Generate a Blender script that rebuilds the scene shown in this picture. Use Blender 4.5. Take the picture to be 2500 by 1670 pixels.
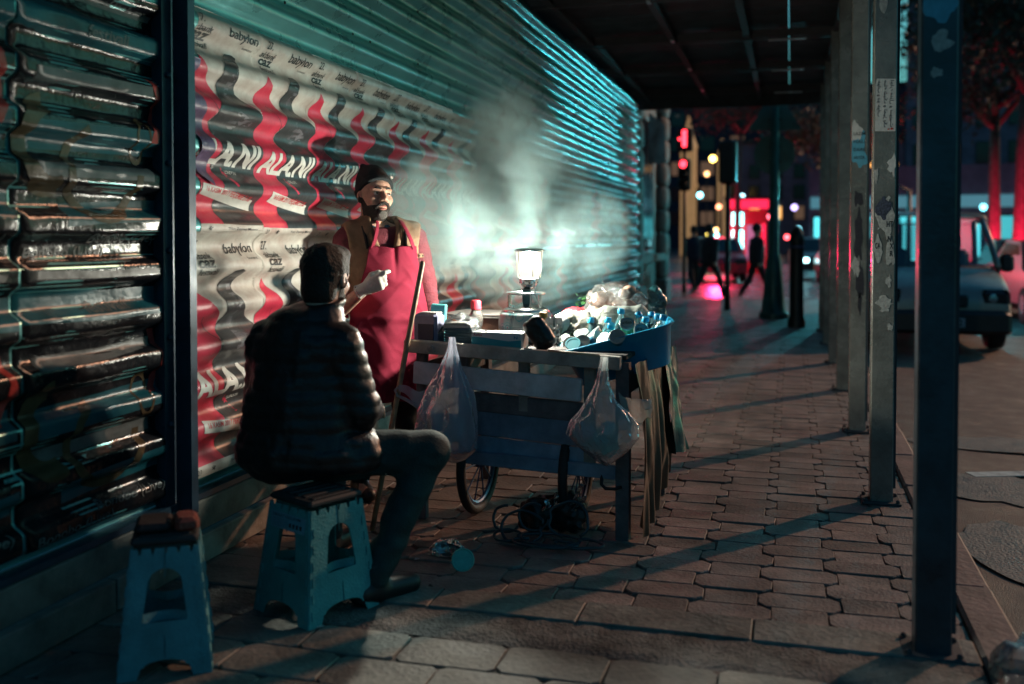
import bpy, bmesh, math, random
import numpy as np
from mathutils import Vector, Matrix
from mathutils.geometry import tessellate_polygon
S = bpy.context.scene
for o in list(bpy.data.objects): bpy.data.objects.remove(o)
COL = S.collection
R_ = math.radians
# ---------------------------------------------------------------- camera
cd = bpy.data.cameras.new('camera'); cam = bpy.data.objects.new('camera', cd); COL.objects.link(cam)
cd.sensor_width = 36; cd.lens = 34.45; cd.shift_x = -.0096; cd.shift_y = -.0787; cd.clip_start = .05; cd.clip_end = 600
cam.location = (0, 0, 1.366)
cam.rotation_euler = (R_(90 - 1.5), 0, R_(15.34))
cd.dof.use_dof = True; cd.dof.focus_distance = 4.75; cd.dof.aperture_fstop = 1.3
S.camera = cam
# ---------------------------------------------------------------- night sky
SUN_AZ = math.atan2(.61, .79); SUN_EL = R_(22)
w = bpy.data.worlds.new('World'); S.world = w; w.use_nodes = True
nt = w.node_tree; nt.nodes.clear()
sky = nt.nodes.new('ShaderNodeTexSky'); sky.sky_type = 'NISHITA'; sky.sun_disc = False
sky.sun_elevation = SUN_EL; sky.sun_rotation = SUN_AZ; sky.dust_density = 3; sky.air_density = 1.5
mx = nt.nodes.new('ShaderNodeMix'); mx.data_type = 'RGBA'; mx.blend_type = 'MULTIPLY'; mx.inputs[0].default_value = 1
mx.inputs[7].default_value = (.085, .36, .52, 1)
bg = nt.nodes.new('ShaderNodeBackground'); bg.inputs[1].default_value = .108
wo = nt.nodes.new('ShaderNodeOutputWorld')
nt.links.new(sky.outputs[0], mx.inputs[6]); nt.links.new(mx.outputs[2], bg.inputs[0]); nt.links.new(bg.outputs[0], wo.inputs[0])
# the sodium street lighting from up the road (one far, low, warm lamp)
sl = bpy.data.lights.new('sun', 'SUN'); sl.energy = 1.5; sl.angle = R_(.9); sl.color = (1, .45, .25)
sun = bpy.data.objects.new('sun', sl); COL.objects.link(sun)
sd = Vector((-math.sin(SUN_AZ) * math.cos(SUN_EL), -math.cos(SUN_AZ) * math.cos(SUN_EL), -math.sin(SUN_EL)))
sun.rotation_euler = sd.to_track_quat('-Z', 'Y').to_euler(); sun.location = (9, 12, 8)
# ---------------------------------------------------------------- render settings
S.view_settings.view_transform = 'Standard'; S.view_settings.look = 'None'
S.view_settings.exposure = .22; S.view_settings.gamma = 1; S.view_settings.use_curve_mapping = False
S.render.engine = 'CYCLES'
cy = S.cycles
cy.use_denoising = True
try: cy.denoiser = 'OPENIMAGEDENOISE'; cy.denoising_input_passes = 'RGB_ALBEDO_NORMAL'
except Exception: pass
cy.max_bounces = 8; cy.diffuse_bounces = 3; cy.glossy_bounces = 3; cy.transmission_bounces = 5
cy.transparent_max_bounces = 14; cy.volume_bounces = 1
cy.sample_clamp_indirect = 3; cy.caustics_reflective = False; cy.caustics_refractive = False
cy.use_light_tree = True; cy.volume_step_rate = 1.0; cy.blur_glossy = .5
rnd = random.Random(7)
rng = np.random.default_rng(7)

# ================================================================ materials
MATS = {}
def mat(name, col, rough=.55, metal=0, var=.25, scale=6, bump=0, bscale=40, spec=.5, emit=None, es=0, coat=0, col2=None, rvar=0, randv=0, sss=0, detail=6, stain=0):
    """Principled material with noise colour variation, fine relief and per-object random value."""
    if name in MATS: return MATS[name]
    m = bpy.data.materials.new(name); m.use_nodes = True; n = m.node_tree; L = n.links.new
    b = n.nodes['Principled BSDF']; tc = n.nodes.new('ShaderNodeTexCoord')
    b.inputs['Roughness'].default_value = rough; b.inputs['Metallic'].default_value = metal
    b.inputs['Specular IOR Level'].default_value = spec; b.inputs['Coat Weight'].default_value = coat
    b.inputs['Coat Roughness'].default_value = .15
    if sss:
        b.inputs['Subsurface Weight'].default_value = sss; b.inputs['Subsurface Radius'].default_value = (.012, .005, .003); b.inputs['Subsurface Scale'].default_value = 1
    c = tuple(col) + (1,)
    if var or col2:
        nz = n.nodes.new('ShaderNodeTexNoise'); nz.inputs['Scale'].default_value = scale; nz.inputs['Detail'].default_value = detail; nz.inputs['Roughness'].default_value = .62
        L(tc.outputs['Object'], nz.inputs['Vector'])
        cr = n.nodes.new('ShaderNodeValToRGB'); cr.color_ramp.elements[0].position = .32; cr.color_ramp.elements[1].position = .68
        cr.color_ramp.elements[0].color = tuple(x * (1 - var) for x in (col2 or col)) + (1,)
        cr.color_ramp.elements[1].color = tuple(min(1, x * (1 + var)) for x in col) + (1,)
        L(nz.outputs['Fac'], cr.inputs[0]); out = cr.outputs[0]
        if rvar:
            mr = n.nodes.new('ShaderNodeMapRange'); mr.inputs[3].default_value = max(.02, rough - rvar); mr.inputs[4].default_value = min(1, rough + rvar)
            mr.inputs[1].default_value = .3; mr.inputs[2].default_value = .7
            L(nz.outputs['Fac'], mr.inputs[0]); L(mr.outputs[0], b.inputs['Roughness'])
        if randv:
            oi = n.nodes.new('ShaderNodeObjectInfo'); hs = n.nodes.new('ShaderNodeHueSaturation')
            mr2 = n.nodes.new('ShaderNodeMapRange'); mr2.inputs[3].default_value = 1 - randv; mr2.inputs[4].default_value = 1 + randv
            L(oi.outputs['Random'], mr2.inputs[0]); L(mr2.outputs[0], hs.inputs['Value']); L(out, hs.inputs['Color']); out = hs.outputs[0]
        if stain:
            ge = n.nodes.new('ShaderNodeNewGeometry'); nw = n.nodes.new('ShaderNodeTexNoise'); nw.inputs['Scale'].default_value = 2.3; nw.inputs['Detail'].default_value = 8; nw.inputs['Roughness'].default_value = .7; L(ge.outputs['Position'], nw.inputs[0])
            mw = n.nodes.new('ShaderNodeMapRange'); mw.inputs[1].default_value = .35; mw.inputs[2].default_value = .62; mw.inputs[3].default_value = 1 - stain; mw.inputs[4].default_value = 1 + stain * .4; L(nw.outputs['Fac'], mw.inputs[0])
            hw = n.nodes.new('ShaderNodeHueSaturation'); L(mw.outputs[0], hw.inputs['Value']); L(out, hw.inputs['Color']); out = hw.outputs[0]
        L(out, b.inputs['Base Color'])
    else: b.inputs['Base Color'].default_value = c
    if bump:
        n2 = n.nodes.new('ShaderNodeTexNoise'); n2.inputs['Scale'].default_value = bscale; n2.inputs['Detail'].default_value = 5
        L(tc.outputs['Object'], n2.inputs['Vector'])
        bp = n.nodes.new('ShaderNodeBump'); bp.inputs['Strength'].default_value = bump; bp.inputs['Distance'].default_value = .01
        L(n2.outputs['Fac'], bp.inputs['Height']); L(bp.outputs[0], b.inputs['Normal'])
    if emit: b.inputs['Emission Color'].default_value = tuple(emit) + (1,); b.inputs['Emission Strength'].default_value = es
    MATS[name] = m; return m
def emis(name, col, st):
    if name in MATS: return MATS[name]
    m = bpy.data.materials.new(name); m.use_nodes = True; n = m.node_tree; n.nodes.clear()
    e = n.nodes.new('ShaderNodeEmission'); e.inputs[0].default_value = tuple(col) + (1,); e.inputs[1].default_value = st
    o = n.nodes.new('ShaderNodeOutputMaterial'); n.links.new(e.outputs[0], o.inputs[0]); MATS[name] = m; return m
def film(name, col, dens=.35, rough=.18, gl=.5, bump=.5, bscale=25):
    """thin plastic film: part clear, part milky translucent, glossy on top, crinkled"""
    if name in MATS: return MATS[name]
    m = bpy.data.materials.new(name); m.use_nodes = True; n = m.node_tree; n.nodes.clear(); L = n.links.new
    tc = n.nodes.new('ShaderNodeTexCoord'); nz = n.nodes.new('ShaderNodeTexNoise'); nz.inputs['Scale'].default_value = bscale; nz.inputs['Detail'].default_value = 4; nz.inputs['Distortion'].default_value = 1.2
    L(tc.outputs['Object'], nz.inputs[0])
    bp = n.nodes.new('ShaderNodeBump'); bp.inputs['Strength'].default_value = bump; bp.inputs['Distance'].default_value = .02; L(nz.outputs[0], bp.inputs['Height'])
    tr = n.nodes.new('ShaderNodeBsdfTransparent'); tl = n.nodes.new('ShaderNodeBsdfTranslucent'); df = n.nodes.new('ShaderNodeBsdfDiffuse'); gs = n.nodes.new('ShaderNodeBsdfGlossy')
    tl.inputs[0].default_value = df.inputs[0].default_value = tuple(col) + (1,); gs.inputs['Roughness'].default_value = rough; gs.inputs[0].default_value = (.9, .95, 1, 1)
    for x in (tl, df, gs): L(bp.outputs[0], x.inputs['Normal'])
    a = n.nodes.new('ShaderNodeMixShader'); a.inputs[0].default_value = .5; L(tl.outputs[0], a.inputs[1]); L(df.outputs[0], a.inputs[2])
    b = n.nodes.new('ShaderNodeMixShader'); b.inputs[0].default_value = dens; L(tr.outputs[0], b.inputs[1]); L(a.outputs[0], b.inputs[2])
    fr = n.nodes.new('ShaderNodeFresnel'); fr.inputs[0].default_value = 1.5; L(bp.outputs[0], fr.inputs['Normal'])
    mu = n.nodes.new('ShaderNodeMath'); mu.operation = 'MULTIPLY'; mu.inputs[1].default_value = gl * 2; mu.use_clamp = True; L(fr.outputs[0], mu.inputs[0])
    c = n.nodes.new('ShaderNodeMixShader'); L(mu.outputs[0], c.inputs[0]); L(b.outputs[0], c.inputs[1]); L(gs.outputs[0], c.inputs[2])
    o = n.nodes.new('ShaderNodeOutputMaterial'); L(c.outputs[0], o.inputs[0]); MATS[name] = m; return m

# ================================================================ objects
def tag(o, label=None, cat=None, group=None, kind=None):
    if label: o['label'] = label
    if cat: o['category'] = cat
    if group: o['group'] = group
    if kind: o['kind'] = kind
    return o
def T(name, label, cat, loc=(0, 0, 0), rz=0, group=None):
    o = bpy.data.objects.new(name, None); COL.objects.link(o); o.location = loc; o.rotation_euler = (0, 0, rz); o.empty_display_size = .05
    return tag(o, label, cat, group)
def mesh_obj(name, me, m=None, parent=None, loc=None, rot=None):
    o = bpy.data.objects.new(name, me); COL.objects.link(o)
    if m is not None and not me.materials: me.materials.append(m)
    if parent is not None: o.parent = parent
    if loc is not None: o.location = loc
    if rot is not None: o.rotation_euler = rot
    return o
def copy_tree(o, parent=None):
    c = o.copy(); COL.objects.link(c); c.parent = parent
    for ch in [x for x in bpy.data.objects if x.parent == o]: copy_tree(ch, c)
    return c

class MB:
    """collects shapes, then builds one mesh"""
    def __init__(s): s.v = []; s.f = []; s.mi = []; s.cur = 0; s.M = None
    def add(s, vs, fs):
        o = len(s.v)
        if isinstance(vs, np.ndarray) and s.M is None: s.v.extend(map(tuple, vs.tolist())); vs = []
        for p in vs:
            p = Vector(p)
            if s.M is not None: p = s.M @ p
            s.v.append(tuple(p))
        for f in fs: s.f.append(tuple(i + o for i in f)); s.mi.append(s.cur)
        return s
    def box(s, c, d, rot=None, taper=1):
        x, y, z = d[0] / 2, d[1] / 2, d[2] / 2
        vs = [Vector(p) for p in ((-x, -y, -z), (x, -y, -z), (x, y, -z), (-x, y, -z), (-x * taper, -y * taper, z), (x * taper, -y * taper, z), (x * taper, y * taper, z), (-x * taper, y * taper, z))]
        if rot is not None: vs = [Matrix.Rotation(rot[2], 3, 'Z') @ Matrix.Rotation(rot[1], 3, 'Y') @ Matrix.Rotation(rot[0], 3, 'X') @ p for p in vs]
        return s.add([p + Vector(c) for p in vs], [(0, 3, 2, 1), (4, 5, 6, 7), (0, 1, 5, 4), (1, 2, 6, 5), (2, 3, 7, 6), (3, 0, 4, 7)])
    def rbox(s, c, d, r=.01, rz=0):
        """box with chamfered vertical and horizontal edges"""
        x, y, z = d[0] / 2, d[1] / 2, d[2] / 2; rings = []
        for zz, i in ((-z, r), (-z + r, 0), (z - r, 0), (z, r)):
            X, Y = x - i, y - i
            rings.append([(X - r, -Y, zz), (X, -Y + r, zz), (X, Y - r, zz), (X - r, Y, zz), (-X + r, Y, zz), (-X, Y - r, zz), (-X, -Y + r, zz), (-X + r, -Y, zz)])
        Rm = Matrix.Rotation(rz, 3, 'Z')
        vs = [Rm @ Vector(p) + Vector(c) for q in rings for p in q]; fs = []
        for k in range(3):
            for i in range(8): j = (i + 1) % 8; fs.append((k * 8 + i, k * 8 + j, k * 8 + 8 + j, k * 8 + 8 + i))
        fs.append(tuple(range(7, -1, -1))); fs.append(tuple(range(24, 32)))
        return s.add(vs, fs)
    def lathe(s, prof, n=24, c=(0, 0, 0), axis=None, cap=True, sx=1, sy=1, fn=None):
        vs = []; fs = []
        for r, z in prof:
            for i in range(n):
                a = 2 * math.pi * i / n; rr = r * (fn(a, z) if fn else 1)
                vs.append(Vector((rr * math.cos(a) * sx, rr * math.sin(a) * sy, z)))
        for k in range(len(prof) - 1):
            for i in range(n): j = (i + 1) % n; fs.append((k * n + i, k * n + j, k * n + n + j, k * n + n + i))
        if cap:
            if prof[0][0] > 1e-6: fs.append(tuple(range(n - 1, -1, -1)))
            if prof[-1][0] > 1e-6: fs.append(tuple(range((len(prof) - 1) * n, len(prof) * n)))
        if axis is not None:
            q = Vector((0, 0, 1)).rotation_difference(Vector(axis).normalized()); vs = [q @ p for p in vs]
        return s.add([p + Vector(c) for p in vs], fs)
    def tube(s, pts, r, n=8, cap=True, flat=None):
        """swept tube through points; r number or list"""
        P = [Vector(p) for p in pts]; rs = r if isinstance(r, (list, tuple)) else [r] * len(P); vs = []; fs = []
        up = None
        for i, p in enumerate(P):
            t = (P[min(i + 1, len(P) - 1)] - P[max(i - 1, 0)]).normalized()
            if up is None: up = t.orthogonal().normalized()
            up = (up - t * up.dot(t)); up = up.normalized() if up.length > 1e-6 else t.orthogonal().normalized()
            sd = t.cross(up)
            for k in range(n):
                a = 2 * math.pi * k / n; vs.append(p + (up * math.cos(a) + sd * math.sin(a) * (flat or 1)) * rs[i])
        for i in range(len(P) - 1):
            for k in range(n): j = (k + 1) % n; fs.append((i * n + k, i * n + j, i * n + n + j, i * n + n + k))
        if cap: fs.append(tuple(range(n - 1, -1, -1))); fs.append(tuple(range((len(P) - 1) * n, len(P) * n)))
        return s.add(vs, fs)
    def plate(s, outer, holes, t, frame=None):
        """flat plate in local xz with holes, thickness t along y"""
        loops = [outer] + list(holes); al = [p for l in loops for p in l]; n = len(al)
        tri = tessellate_polygon([[Vector((p[0], p[1], 0)) for p in l] for l in loops])
        vs = [(p[0], -t / 2, p[1]) for p in al] + [(p[0], t / 2, p[1]) for p in al]; fs = []
        for a, b, c in tri: fs.append((a, b, c)); fs.append((c + n, b + n, a + n))
        o = 0
        for l in loops:
            for i in range(len(l)): j = (i + 1) % len(l); fs.append((o + i, o + i + n, o + j + n, o + j))
            o += len(l)
        if frame is not None: vs = [frame @ Vector(p) for p in vs]
        return s.add(vs, fs)
    def grid(s, fn, nu, nv):
        vs = [fn(i / nu, j / nv) for j in range(nv + 1) for i in range(nu + 1)]; w = nu + 1
        return s.add(vs, [(j * w + i, j * w + i + 1, (j + 1) * w + i + 1, (j + 1) * w + i) for j in range(nv) for i in range(nu)])
    def mesh(s, name='mesh', smooth=False, mats=None, ang=None, recalc=True):
        me = bpy.data.meshes.new(name); me.from_pydata(s.v, [], s.f)
        if mats:
            for m in mats: me.materials.append(m)
            me.polygons.foreach_set('material_index', s.mi)
        if recalc:
            b = bmesh.new(); b.from_mesh(me); bmesh.ops.recalc_face_normals(b, faces=b.faces); b.to_mesh(me); b.free()
        if smooth:
            me.polygons.foreach_set('use_smooth', [True] * len(me.polygons))
            if ang:
                try: me.set_sharp_from_angle(angle=R_(ang))
                except Exception: pass
        me.update(); return me
    def build(s, name, m, parent=None, loc=None, rot=None, smooth=False, ang=None, mats=None, recalc=True):
        return mesh_obj(name, s.mesh(name, smooth, mats, ang, recalc), m, parent, loc, rot)

# ---------------------------------------------------------------- noise in numpy (value noise, smooth)
def vnoise(P, seed=0):
    P = np.asarray(P, float); I = np.floor(P).astype(np.int64); Fr = P - I; Fr = Fr * Fr * (3 - 2 * Fr)
    def h(i, j, k):
        n = (i * 374761393 + j * 668265263 + k * 2147483647 + seed * 144665) & 0xffffffff
        n = ((n ^ (n >> 13)) * 1274126177) & 0xffffffff; n = n ^ (n >> 16)
        return (n & 0xffff) / 65535.0
    i, j, k = I[..., 0], I[..., 1], I[..., 2]; x, y, z = Fr[..., 0], Fr[..., 1], Fr[..., 2]
    r = 0
    for a in (0, 1):
        for b in (0, 1):
            for c in (0, 1):
                r = r + h(i + a, j + b, k + c) * (x if a else 1 - x) * (y if b else 1 - y) * (z if c else 1 - z)
    return r * 2 - 1
def fbm(P, seed=0, o=3):
    r = 0; a = 1; P = np.asarray(P, float)
    for k in range(o): r = r + a * vnoise(P * 2 ** k, seed + k); a *= .5
    return r
def n1(x, y, z, seed=0): return float(vnoise(np.array([x, y, z]), seed))
# ---------------------------------------------------------------- SDF modelling + surface nets
class G:
    def __init__(s, lo, hi, h):
        s.lo = np.array(lo, float); s.h = h; n = np.ceil((np.array(hi) - s.lo) / h).astype(int) + 1
        ax = [s.lo[i] + np.arange(n[i]) * h for i in range(3)]
        s.X, s.Y, s.Z = np.meshgrid(*ax, indexing='ij'); s.P = np.stack([s.X, s.Y, s.Z], -1)
def smin(a, b, k):
    if k <= 0: return np.minimum(a, b)
    hh = np.clip(.5 + .5 * (b - a) / k, 0, 1); return b * (1 - hh) + a * hh - k * hh * (1 - hh)
def smax(a, b, k): return -smin(-a, -b, k)
def cap(P, a, b, ra, rb):
    a = np.array(a, float); b = np.array(b, float); d = b - a; t = np.clip(((P - a) @ d) / (d @ d), 0, 1)
    return np.linalg.norm(P - a - t[..., None] * d, axis=-1) - (ra + (rb - ra) * t)
def ell(P, c, r, rz=0, M=None):
    q = P - np.array(c, float)
    if rz: cs, sn = math.cos(-rz), math.sin(-rz); q = np.stack([q[..., 0] * cs - q[..., 1] * sn, q[..., 0] * sn + q[..., 1] * cs, q[..., 2]], -1)
    if M is not None: q = q @ M
    r = np.array(r, float); k0 = np.linalg.norm(q / r, axis=-1); k1 = np.linalg.norm(q / (r * r), axis=-1)
    return k0 * (k0 - 1) / np.maximum(k1, 1e-9)
def rbx(P, c, d, r, rz=0):
    q = P - np.array(c, float)
    if rz: cs, sn = math.cos(-rz), math.sin(-rz); q = np.stack([q[..., 0] * cs - q[..., 1] * sn, q[..., 0] * sn + q[..., 1] * cs, q[..., 2]], -1)
    q = np.abs(q) - (np.array(d, float) / 2 - r); return np.linalg.norm(np.maximum(q, 0), axis=-1) + np.minimum(q.max(-1), 0) - r
def nets(g, D):
    """naive surface nets: returns verts, quads of the zero level"""
    ins = D < 0; nx, ny, nz = D.shape
    acc = np.zeros((nx - 1, ny - 1, nz - 1, 3)); cnt = np.zeros((nx - 1, ny - 1, nz - 1))
    for ax in range(3):
        sl0 = [slice(None)] * 3; sl1 = [slice(None)] * 3; sl0[ax] = slice(0, -1); sl1[ax] = slice(1, None)
        d0 = D[tuple(sl0)]; d1 = D[tuple(sl1)]; cr = (d0 < 0) != (d1 < 0)
        t = np.where(cr, d0 / np.where(cr, d0 - d1, 1), 0)
        o1, o2 = [i for i in range(3) if i != ax]
        for a in (0, 1):
            for b in (0, 1):
                s = [slice(None)] * 3; s[o1] = slice(a, D.shape[o1] - 1 + a); s[o2] = slice(b, D.shape[o2] - 1 + b)
                c = cr[tuple(s)]; tt = t[tuple(s)]
                acc[..., ax] += np.where(c, tt, 0); acc[..., o1] += c * a; acc[..., o2] += c * b; cnt += c
    act = cnt > 0; idx = -np.ones(act.shape, int); idx[act] = np.arange(act.sum())
    base = np.argwhere(act); V = g.lo + (base + acc[act] / cnt[act][:, None]) * g.h
    Fs = []
    for ax in range(3):
        sl0 = [slice(None)] * 3; sl1 = [slice(None)] * 3; sl0[ax] = slice(0, -1); sl1[ax] = slice(1, None)
        a0 = ins[tuple(sl0)]; a1 = ins[tuple(sl1)]; e = np.argwhere(a0 != a1)
        o1, o2 = (ax + 1) % 3, (ax + 2) % 3
        ok = (e[:, o1] > 0) & (e[:, o2] > 0) & (e[:, o1] < D.shape[o1] - 1) & (e[:, o2] < D.shape[o2] - 1); e = e[ok]
        def at(da, db):
            q = e.copy(); q[:, o1] += da; q[:, o2] += db; return idx[q[:, 0], q[:, 1], q[:, 2]]
        q = np.stack([at(-1, -1), at(0, -1), at(0, 0), at(-1, 0)], 1)
        fl = ~a0[e[:, 0], e[:, 1], e[:, 2]]; q[fl] = q[fl][:, ::-1]; Fs.append(q)
    return V, np.concatenate(Fs)
def sdf_mesh(name, g, D, smooth=True):
    V, Q = nets(g, D); me = bpy.data.meshes.new(name)
    me.vertices.add(len(V)); me.vertices.foreach_set('co', V.ravel()); me.loops.add(Q.size); me.loops.foreach_set('vertex_index', Q.ravel().astype(np.int32))
    me.polygons.add(len(Q)); me.polygons.foreach_set('loop_start', np.arange(0, Q.size, 4, dtype=np.int32)); me.polygons.foreach_set('loop_total', np.full(len(Q), 4, np.int32))
    me.update(calc_edges=True); me.validate()
    me.polygons.foreach_set('use_smooth', [smooth] * len(me.polygons)); return me
# ---------------------------------------------------------------- lettering
def text_mesh(txt, bold=.0, shear=0, spacing=1.0):
    cu = bpy.data.curves.new('lettering', 'FONT'); cu.body = txt; cu.size = 1; cu.offset = bold; cu.shear = shear; cu.space_character = spacing; cu.resolution_u = 3
    o = bpy.data.objects.new('lettering', cu); COL.objects.link(o); bpy.context.view_layer.update()
    me = bpy.data.meshes.new_from_object(o.evaluated_get(bpy.context.evaluated_depsgraph_get()))
    bpy.data.objects.remove(o); bpy.data.curves.remove(cu)
    V = np.array([v.co[:2] for v in me.vertices]); Fc = [tuple(p.vertices) for p in me.polygons]; bpy.data.meshes.remove(me)
    if len(V) == 0: return np.zeros((0, 2)), []
    lo = V.min(0); hi = V.max(0); return (V - lo) / np.maximum(hi - lo, 1e-6), Fc
TXT = {}
def text01(txt, bold=0, shear=0):
    k = (txt, bold, shear)
    if k not in TXT: TXT[k] = text_mesh(txt, bold, shear)
    return TXT[k]
def flat_text(mb, txt, x0, z0, w, h, y=0, bold=.01, shear=0, frame=None):
    V, Fc = text01(txt, bold, shear); vs = [Vector((x0 + a * w, y, z0 + b * h)) for a, b in V]
    if frame is not None: vs = [frame @ p for p in vs]
    mb.add(vs, Fc)
# ================================================================ the setting
WX = -2.40; RT = .172
def prof(z):
    """rib profile of the corrugated hoarding (rounded trapezoid)"""
    return .028 * math.sin(1.25 * math.sin(2 * math.pi * (z - .33) / RT))
def wallx(z): return WX + prof(z)
def wallxv(y, z):
    y = np.asarray(y, float); z = np.asarray(z, float); s = 1.25 * np.sin(2 * np.pi * (z - .33) / RT)
    tr = np.sin(np.pi / 2 * np.clip(1.5 * np.sin(2 * np.pi * (z - .33) / RT), -1, 1))
    return WX + np.where(y < 3.4, .021 * tr, .028 * np.sin(s)) + .004 * vnoise(np.stack([y * 1.3, z * 1.1, 0 * y], -1), 31)
stone_m = mat('paving_concrete', (.175, .145, .13), .62, var=.3, scale=9, bump=.5, bscale=55, randv=.30, rvar=.16, stain=.45)
slab_m = mat('paving_grey', (.155, .16, .14), .68, var=.35, scale=7, bump=.6, bscale=40, randv=.2, rvar=.12, stain=.5)
grout_m = mat('joint_sand', (.085, .066, .058), .9, var=.4, scale=20, bump=.6, bscale=80)
cement_m = mat('cement_smear', (.12, .12, .11), .85, var=.5, scale=11, bump=1, bscale=70, stain=.5)
def asphalt(name, wet):
    m = mat(name, (.050, .046, .046), .55 if not wet else .34, var=.5, scale=5, bump=.9, bscale=190, rvar=.22)
    return m
road_m = asphalt('asphalt', 0); wet_m = mat('wet_asphalt', (.10, .085, .085), .30, var=.4, scale=1.2, bump=.45, bscale=60, rvar=.14)
# ---- pavement with single stones
KX = .60
pv = MB(); pv.box((-1.0, 10.2, -.16), (3.2, 23.4, .3)).M = None
pave = pv.build('pavement', grout_m); tag(pave, 'brown block pavement running under the scaffold canopy along the hoarding', 'pavement', kind='structure')
RP = .15; LO = .30; SH = .20
def stone_mesh(kind, k):
    r = random.Random(k); g = .0024; b = MB()
    if kind == 'long': w, d, c = LO / 2 - g, RP / 2 - g, .032
    elif kind == 'short': w, d, c = SH / 2 - g, RP / 2 - g, .006
    else: w, d, c = .168, .1, .022
    pts = [(-w + c, -d), (w - c, -d), (w, -d + c), (w, d - c), (w - c, d), (-w + c, d), (-w, d - c), (-w, -d + c)]
    pts = [(x + r.uniform(-.003, .003), y + r.uniform(-.0025, .0025)) for x, y in pts]; n = 8
    vs = [(x, y, -.03) for x, y in pts] + [(x, y, -.0035) for x, y in pts] + [(x * .985, y * .972, r.uniform(-.0012, .0008)) for x, y in pts] + [(0, 0, r.uniform(-.001, .0015))]
    fs = [(i, (i + 1) % n, n + (i + 1) % n, n + i) for i in range(n)] + [(n + i, n + (i + 1) % n, 2 * n + (i + 1) % n, 2 * n + i) for i in range(n)] + [(2 * n + i, 2 * n + (i + 1) % n, 3 * n) for i in range(n)]
    return b.add(vs, fs).mesh('paving_stone', True, ang=18)
SM = {k: [stone_mesh(k, 10 * i + j) for j in range(5)] for i, k in enumerate(('long', 'short', 'slab'))}
for k in SM:
    for me in SM[k]: me.materials.append(slab_m if k == 'slab' else stone_m)
far = MB(); nst = 0
row = 0; Y = 3.545 + RP / 2
while Y < 21.6:
    per = LO + SH; x = -2.36 + (row % 2) * per / 2 - per; k = 0
    while x < KX - .02:
        kind = 'long' if k % 2 == 0 else 'short'; wd = LO if kind == 'long' else SH; cx = x + wd / 2; x += wd; k += 1
        xl, xr = max(cx - wd / 2, -2.372), min(cx + wd / 2, KX - .001)
        if xr - xl < .03: continue
        scx = (xr - xl) / wd; cx = (xl + xr) / 2
        me = rnd.choice(SM[kind]); zz = rnd.uniform(-.005, .002); rt = rnd.uniform(-.012, .012)
        sx = cx * .2756 * -1 + Y * .9615; px = 1024 * .972 * (cx * .9615 + Y * .2756) / max(sx, .1)
        vis = Y < 7.2 and px > -530
        if vis and nst < 272:
            o = mesh_obj('paving_stone', me, None, pave, (cx, Y, zz)); o.rotation_euler = (rnd.uniform(-.012, .012), rnd.uniform(-.012, .012), rt); o.scale = (scx, 1, 1); nst += 1
        else:
            far.M = Matrix.Translation((cx, Y, zz)) @ Matrix.Diagonal((scx, 1, 1, 1)); far.add([v.co for v in me.vertices], [tuple(p.vertices) for p in me.polygons]) if Y < 13 else far.box((0, 0, -.01), (wd - .008, RP - .008, .021))
    Y += RP; row += 1
far.M = None
fo = far.build('distant_paving', stone_m, pave); tag(fo, kind='stuff')
# kerb-like band, cement strip and grey slabs nearest the camera
x = -2.36
for k in range(7):
    wd = rnd.uniform(.44, .62)
    b = MB(); b.rbox((0, 0, -.02), (min(wd, KX - x) - .006, .19, .05), .004); b.build('band_slab', slab_m, pave, (x + min(wd, KX - x) / 2, 3.44, rnd.uniform(.004, .007)), (0, 0, rnd.uniform(-.006, .006))); x += wd
    if x > KX - .1: break
def cem(u, v):
    X = -2.36 + u * 2.95; e = .02 * n1(X * 6, 1, 0, 3); Yc = 3.115 + v * (.245 + .3 * e) + .02 * (1 - v) * n1(X * 5, 9, 0, 4)
    return (X, Yc, -.008 + .0105 * min(1, v * 5) + .004 * n1(X * 25, Yc * 25, 0, 5))
MB().grid(cem, 120, 12).build('cement_strip', cement_m, pave, smooth=True)
for r in range(7):
    x = -2.6 + (r % 2) * .17
    while x < KX - .3:
        mesh_obj('paving_slab', rnd.choice(SM['slab']), None, pave, (x + .17, 3.005 - r * .206, rnd.uniform(-.003, .003)), (0, 0, rnd.uniform(-.012, .012))); x += .342
# kerb and road
kerb_m = mat('kerb_stone', (.19, .13, .115), .7, var=.35, scale=8, bump=.5, bscale=40, randv=.2)
kb = MB(); kb.box((KX + .075, 10, -.17), (.13, 23, .3)); kerb = kb.build('kerb', grout_m); tag(kerb, 'low stone kerb between the block pavement and the road', 'kerb', kind='structure')
y = -.6
while y < 21:
    L = .78; b = MB(); b.rbox((0, 0, 0), (.15, L - .008, .16), .012); b.build('kerb_stone', kerb_m, kerb, (KX + .078, y + L / 2, -.066 + rnd.uniform(-.004, .004)), (0, 0, rnd.uniform(-.004, .004))); y += L
rd = MB()
rd.grid(lambda u, v: (KX + u * 59.4, -4 + 26 * v, -.125 + .006 * n1(u * 120, v * 60, 0, 2)), 60, 60)
road = rd.build('road', road_m, smooth=True); tag(road, 'dark worn asphalt road beside the pavement', 'road', kind='structure')
wr = MB(); wr.grid(lambda u, v: (-70 + u * 150, 21.9 + 330 * v, -.115 - .01 * v), 4, 4)
wroad = wr.build('crossing_road', wet_m); tag(wroad, 'wet road crossing beyond the pavement reflecting red light', 'road', kind='structure')
und = MB(); und.box((0, 100, -.5), (900, 1000, .2)); tag(und.build('ground', grout_m), 'dark ground under the city street', 'ground', kind='structure')
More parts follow.
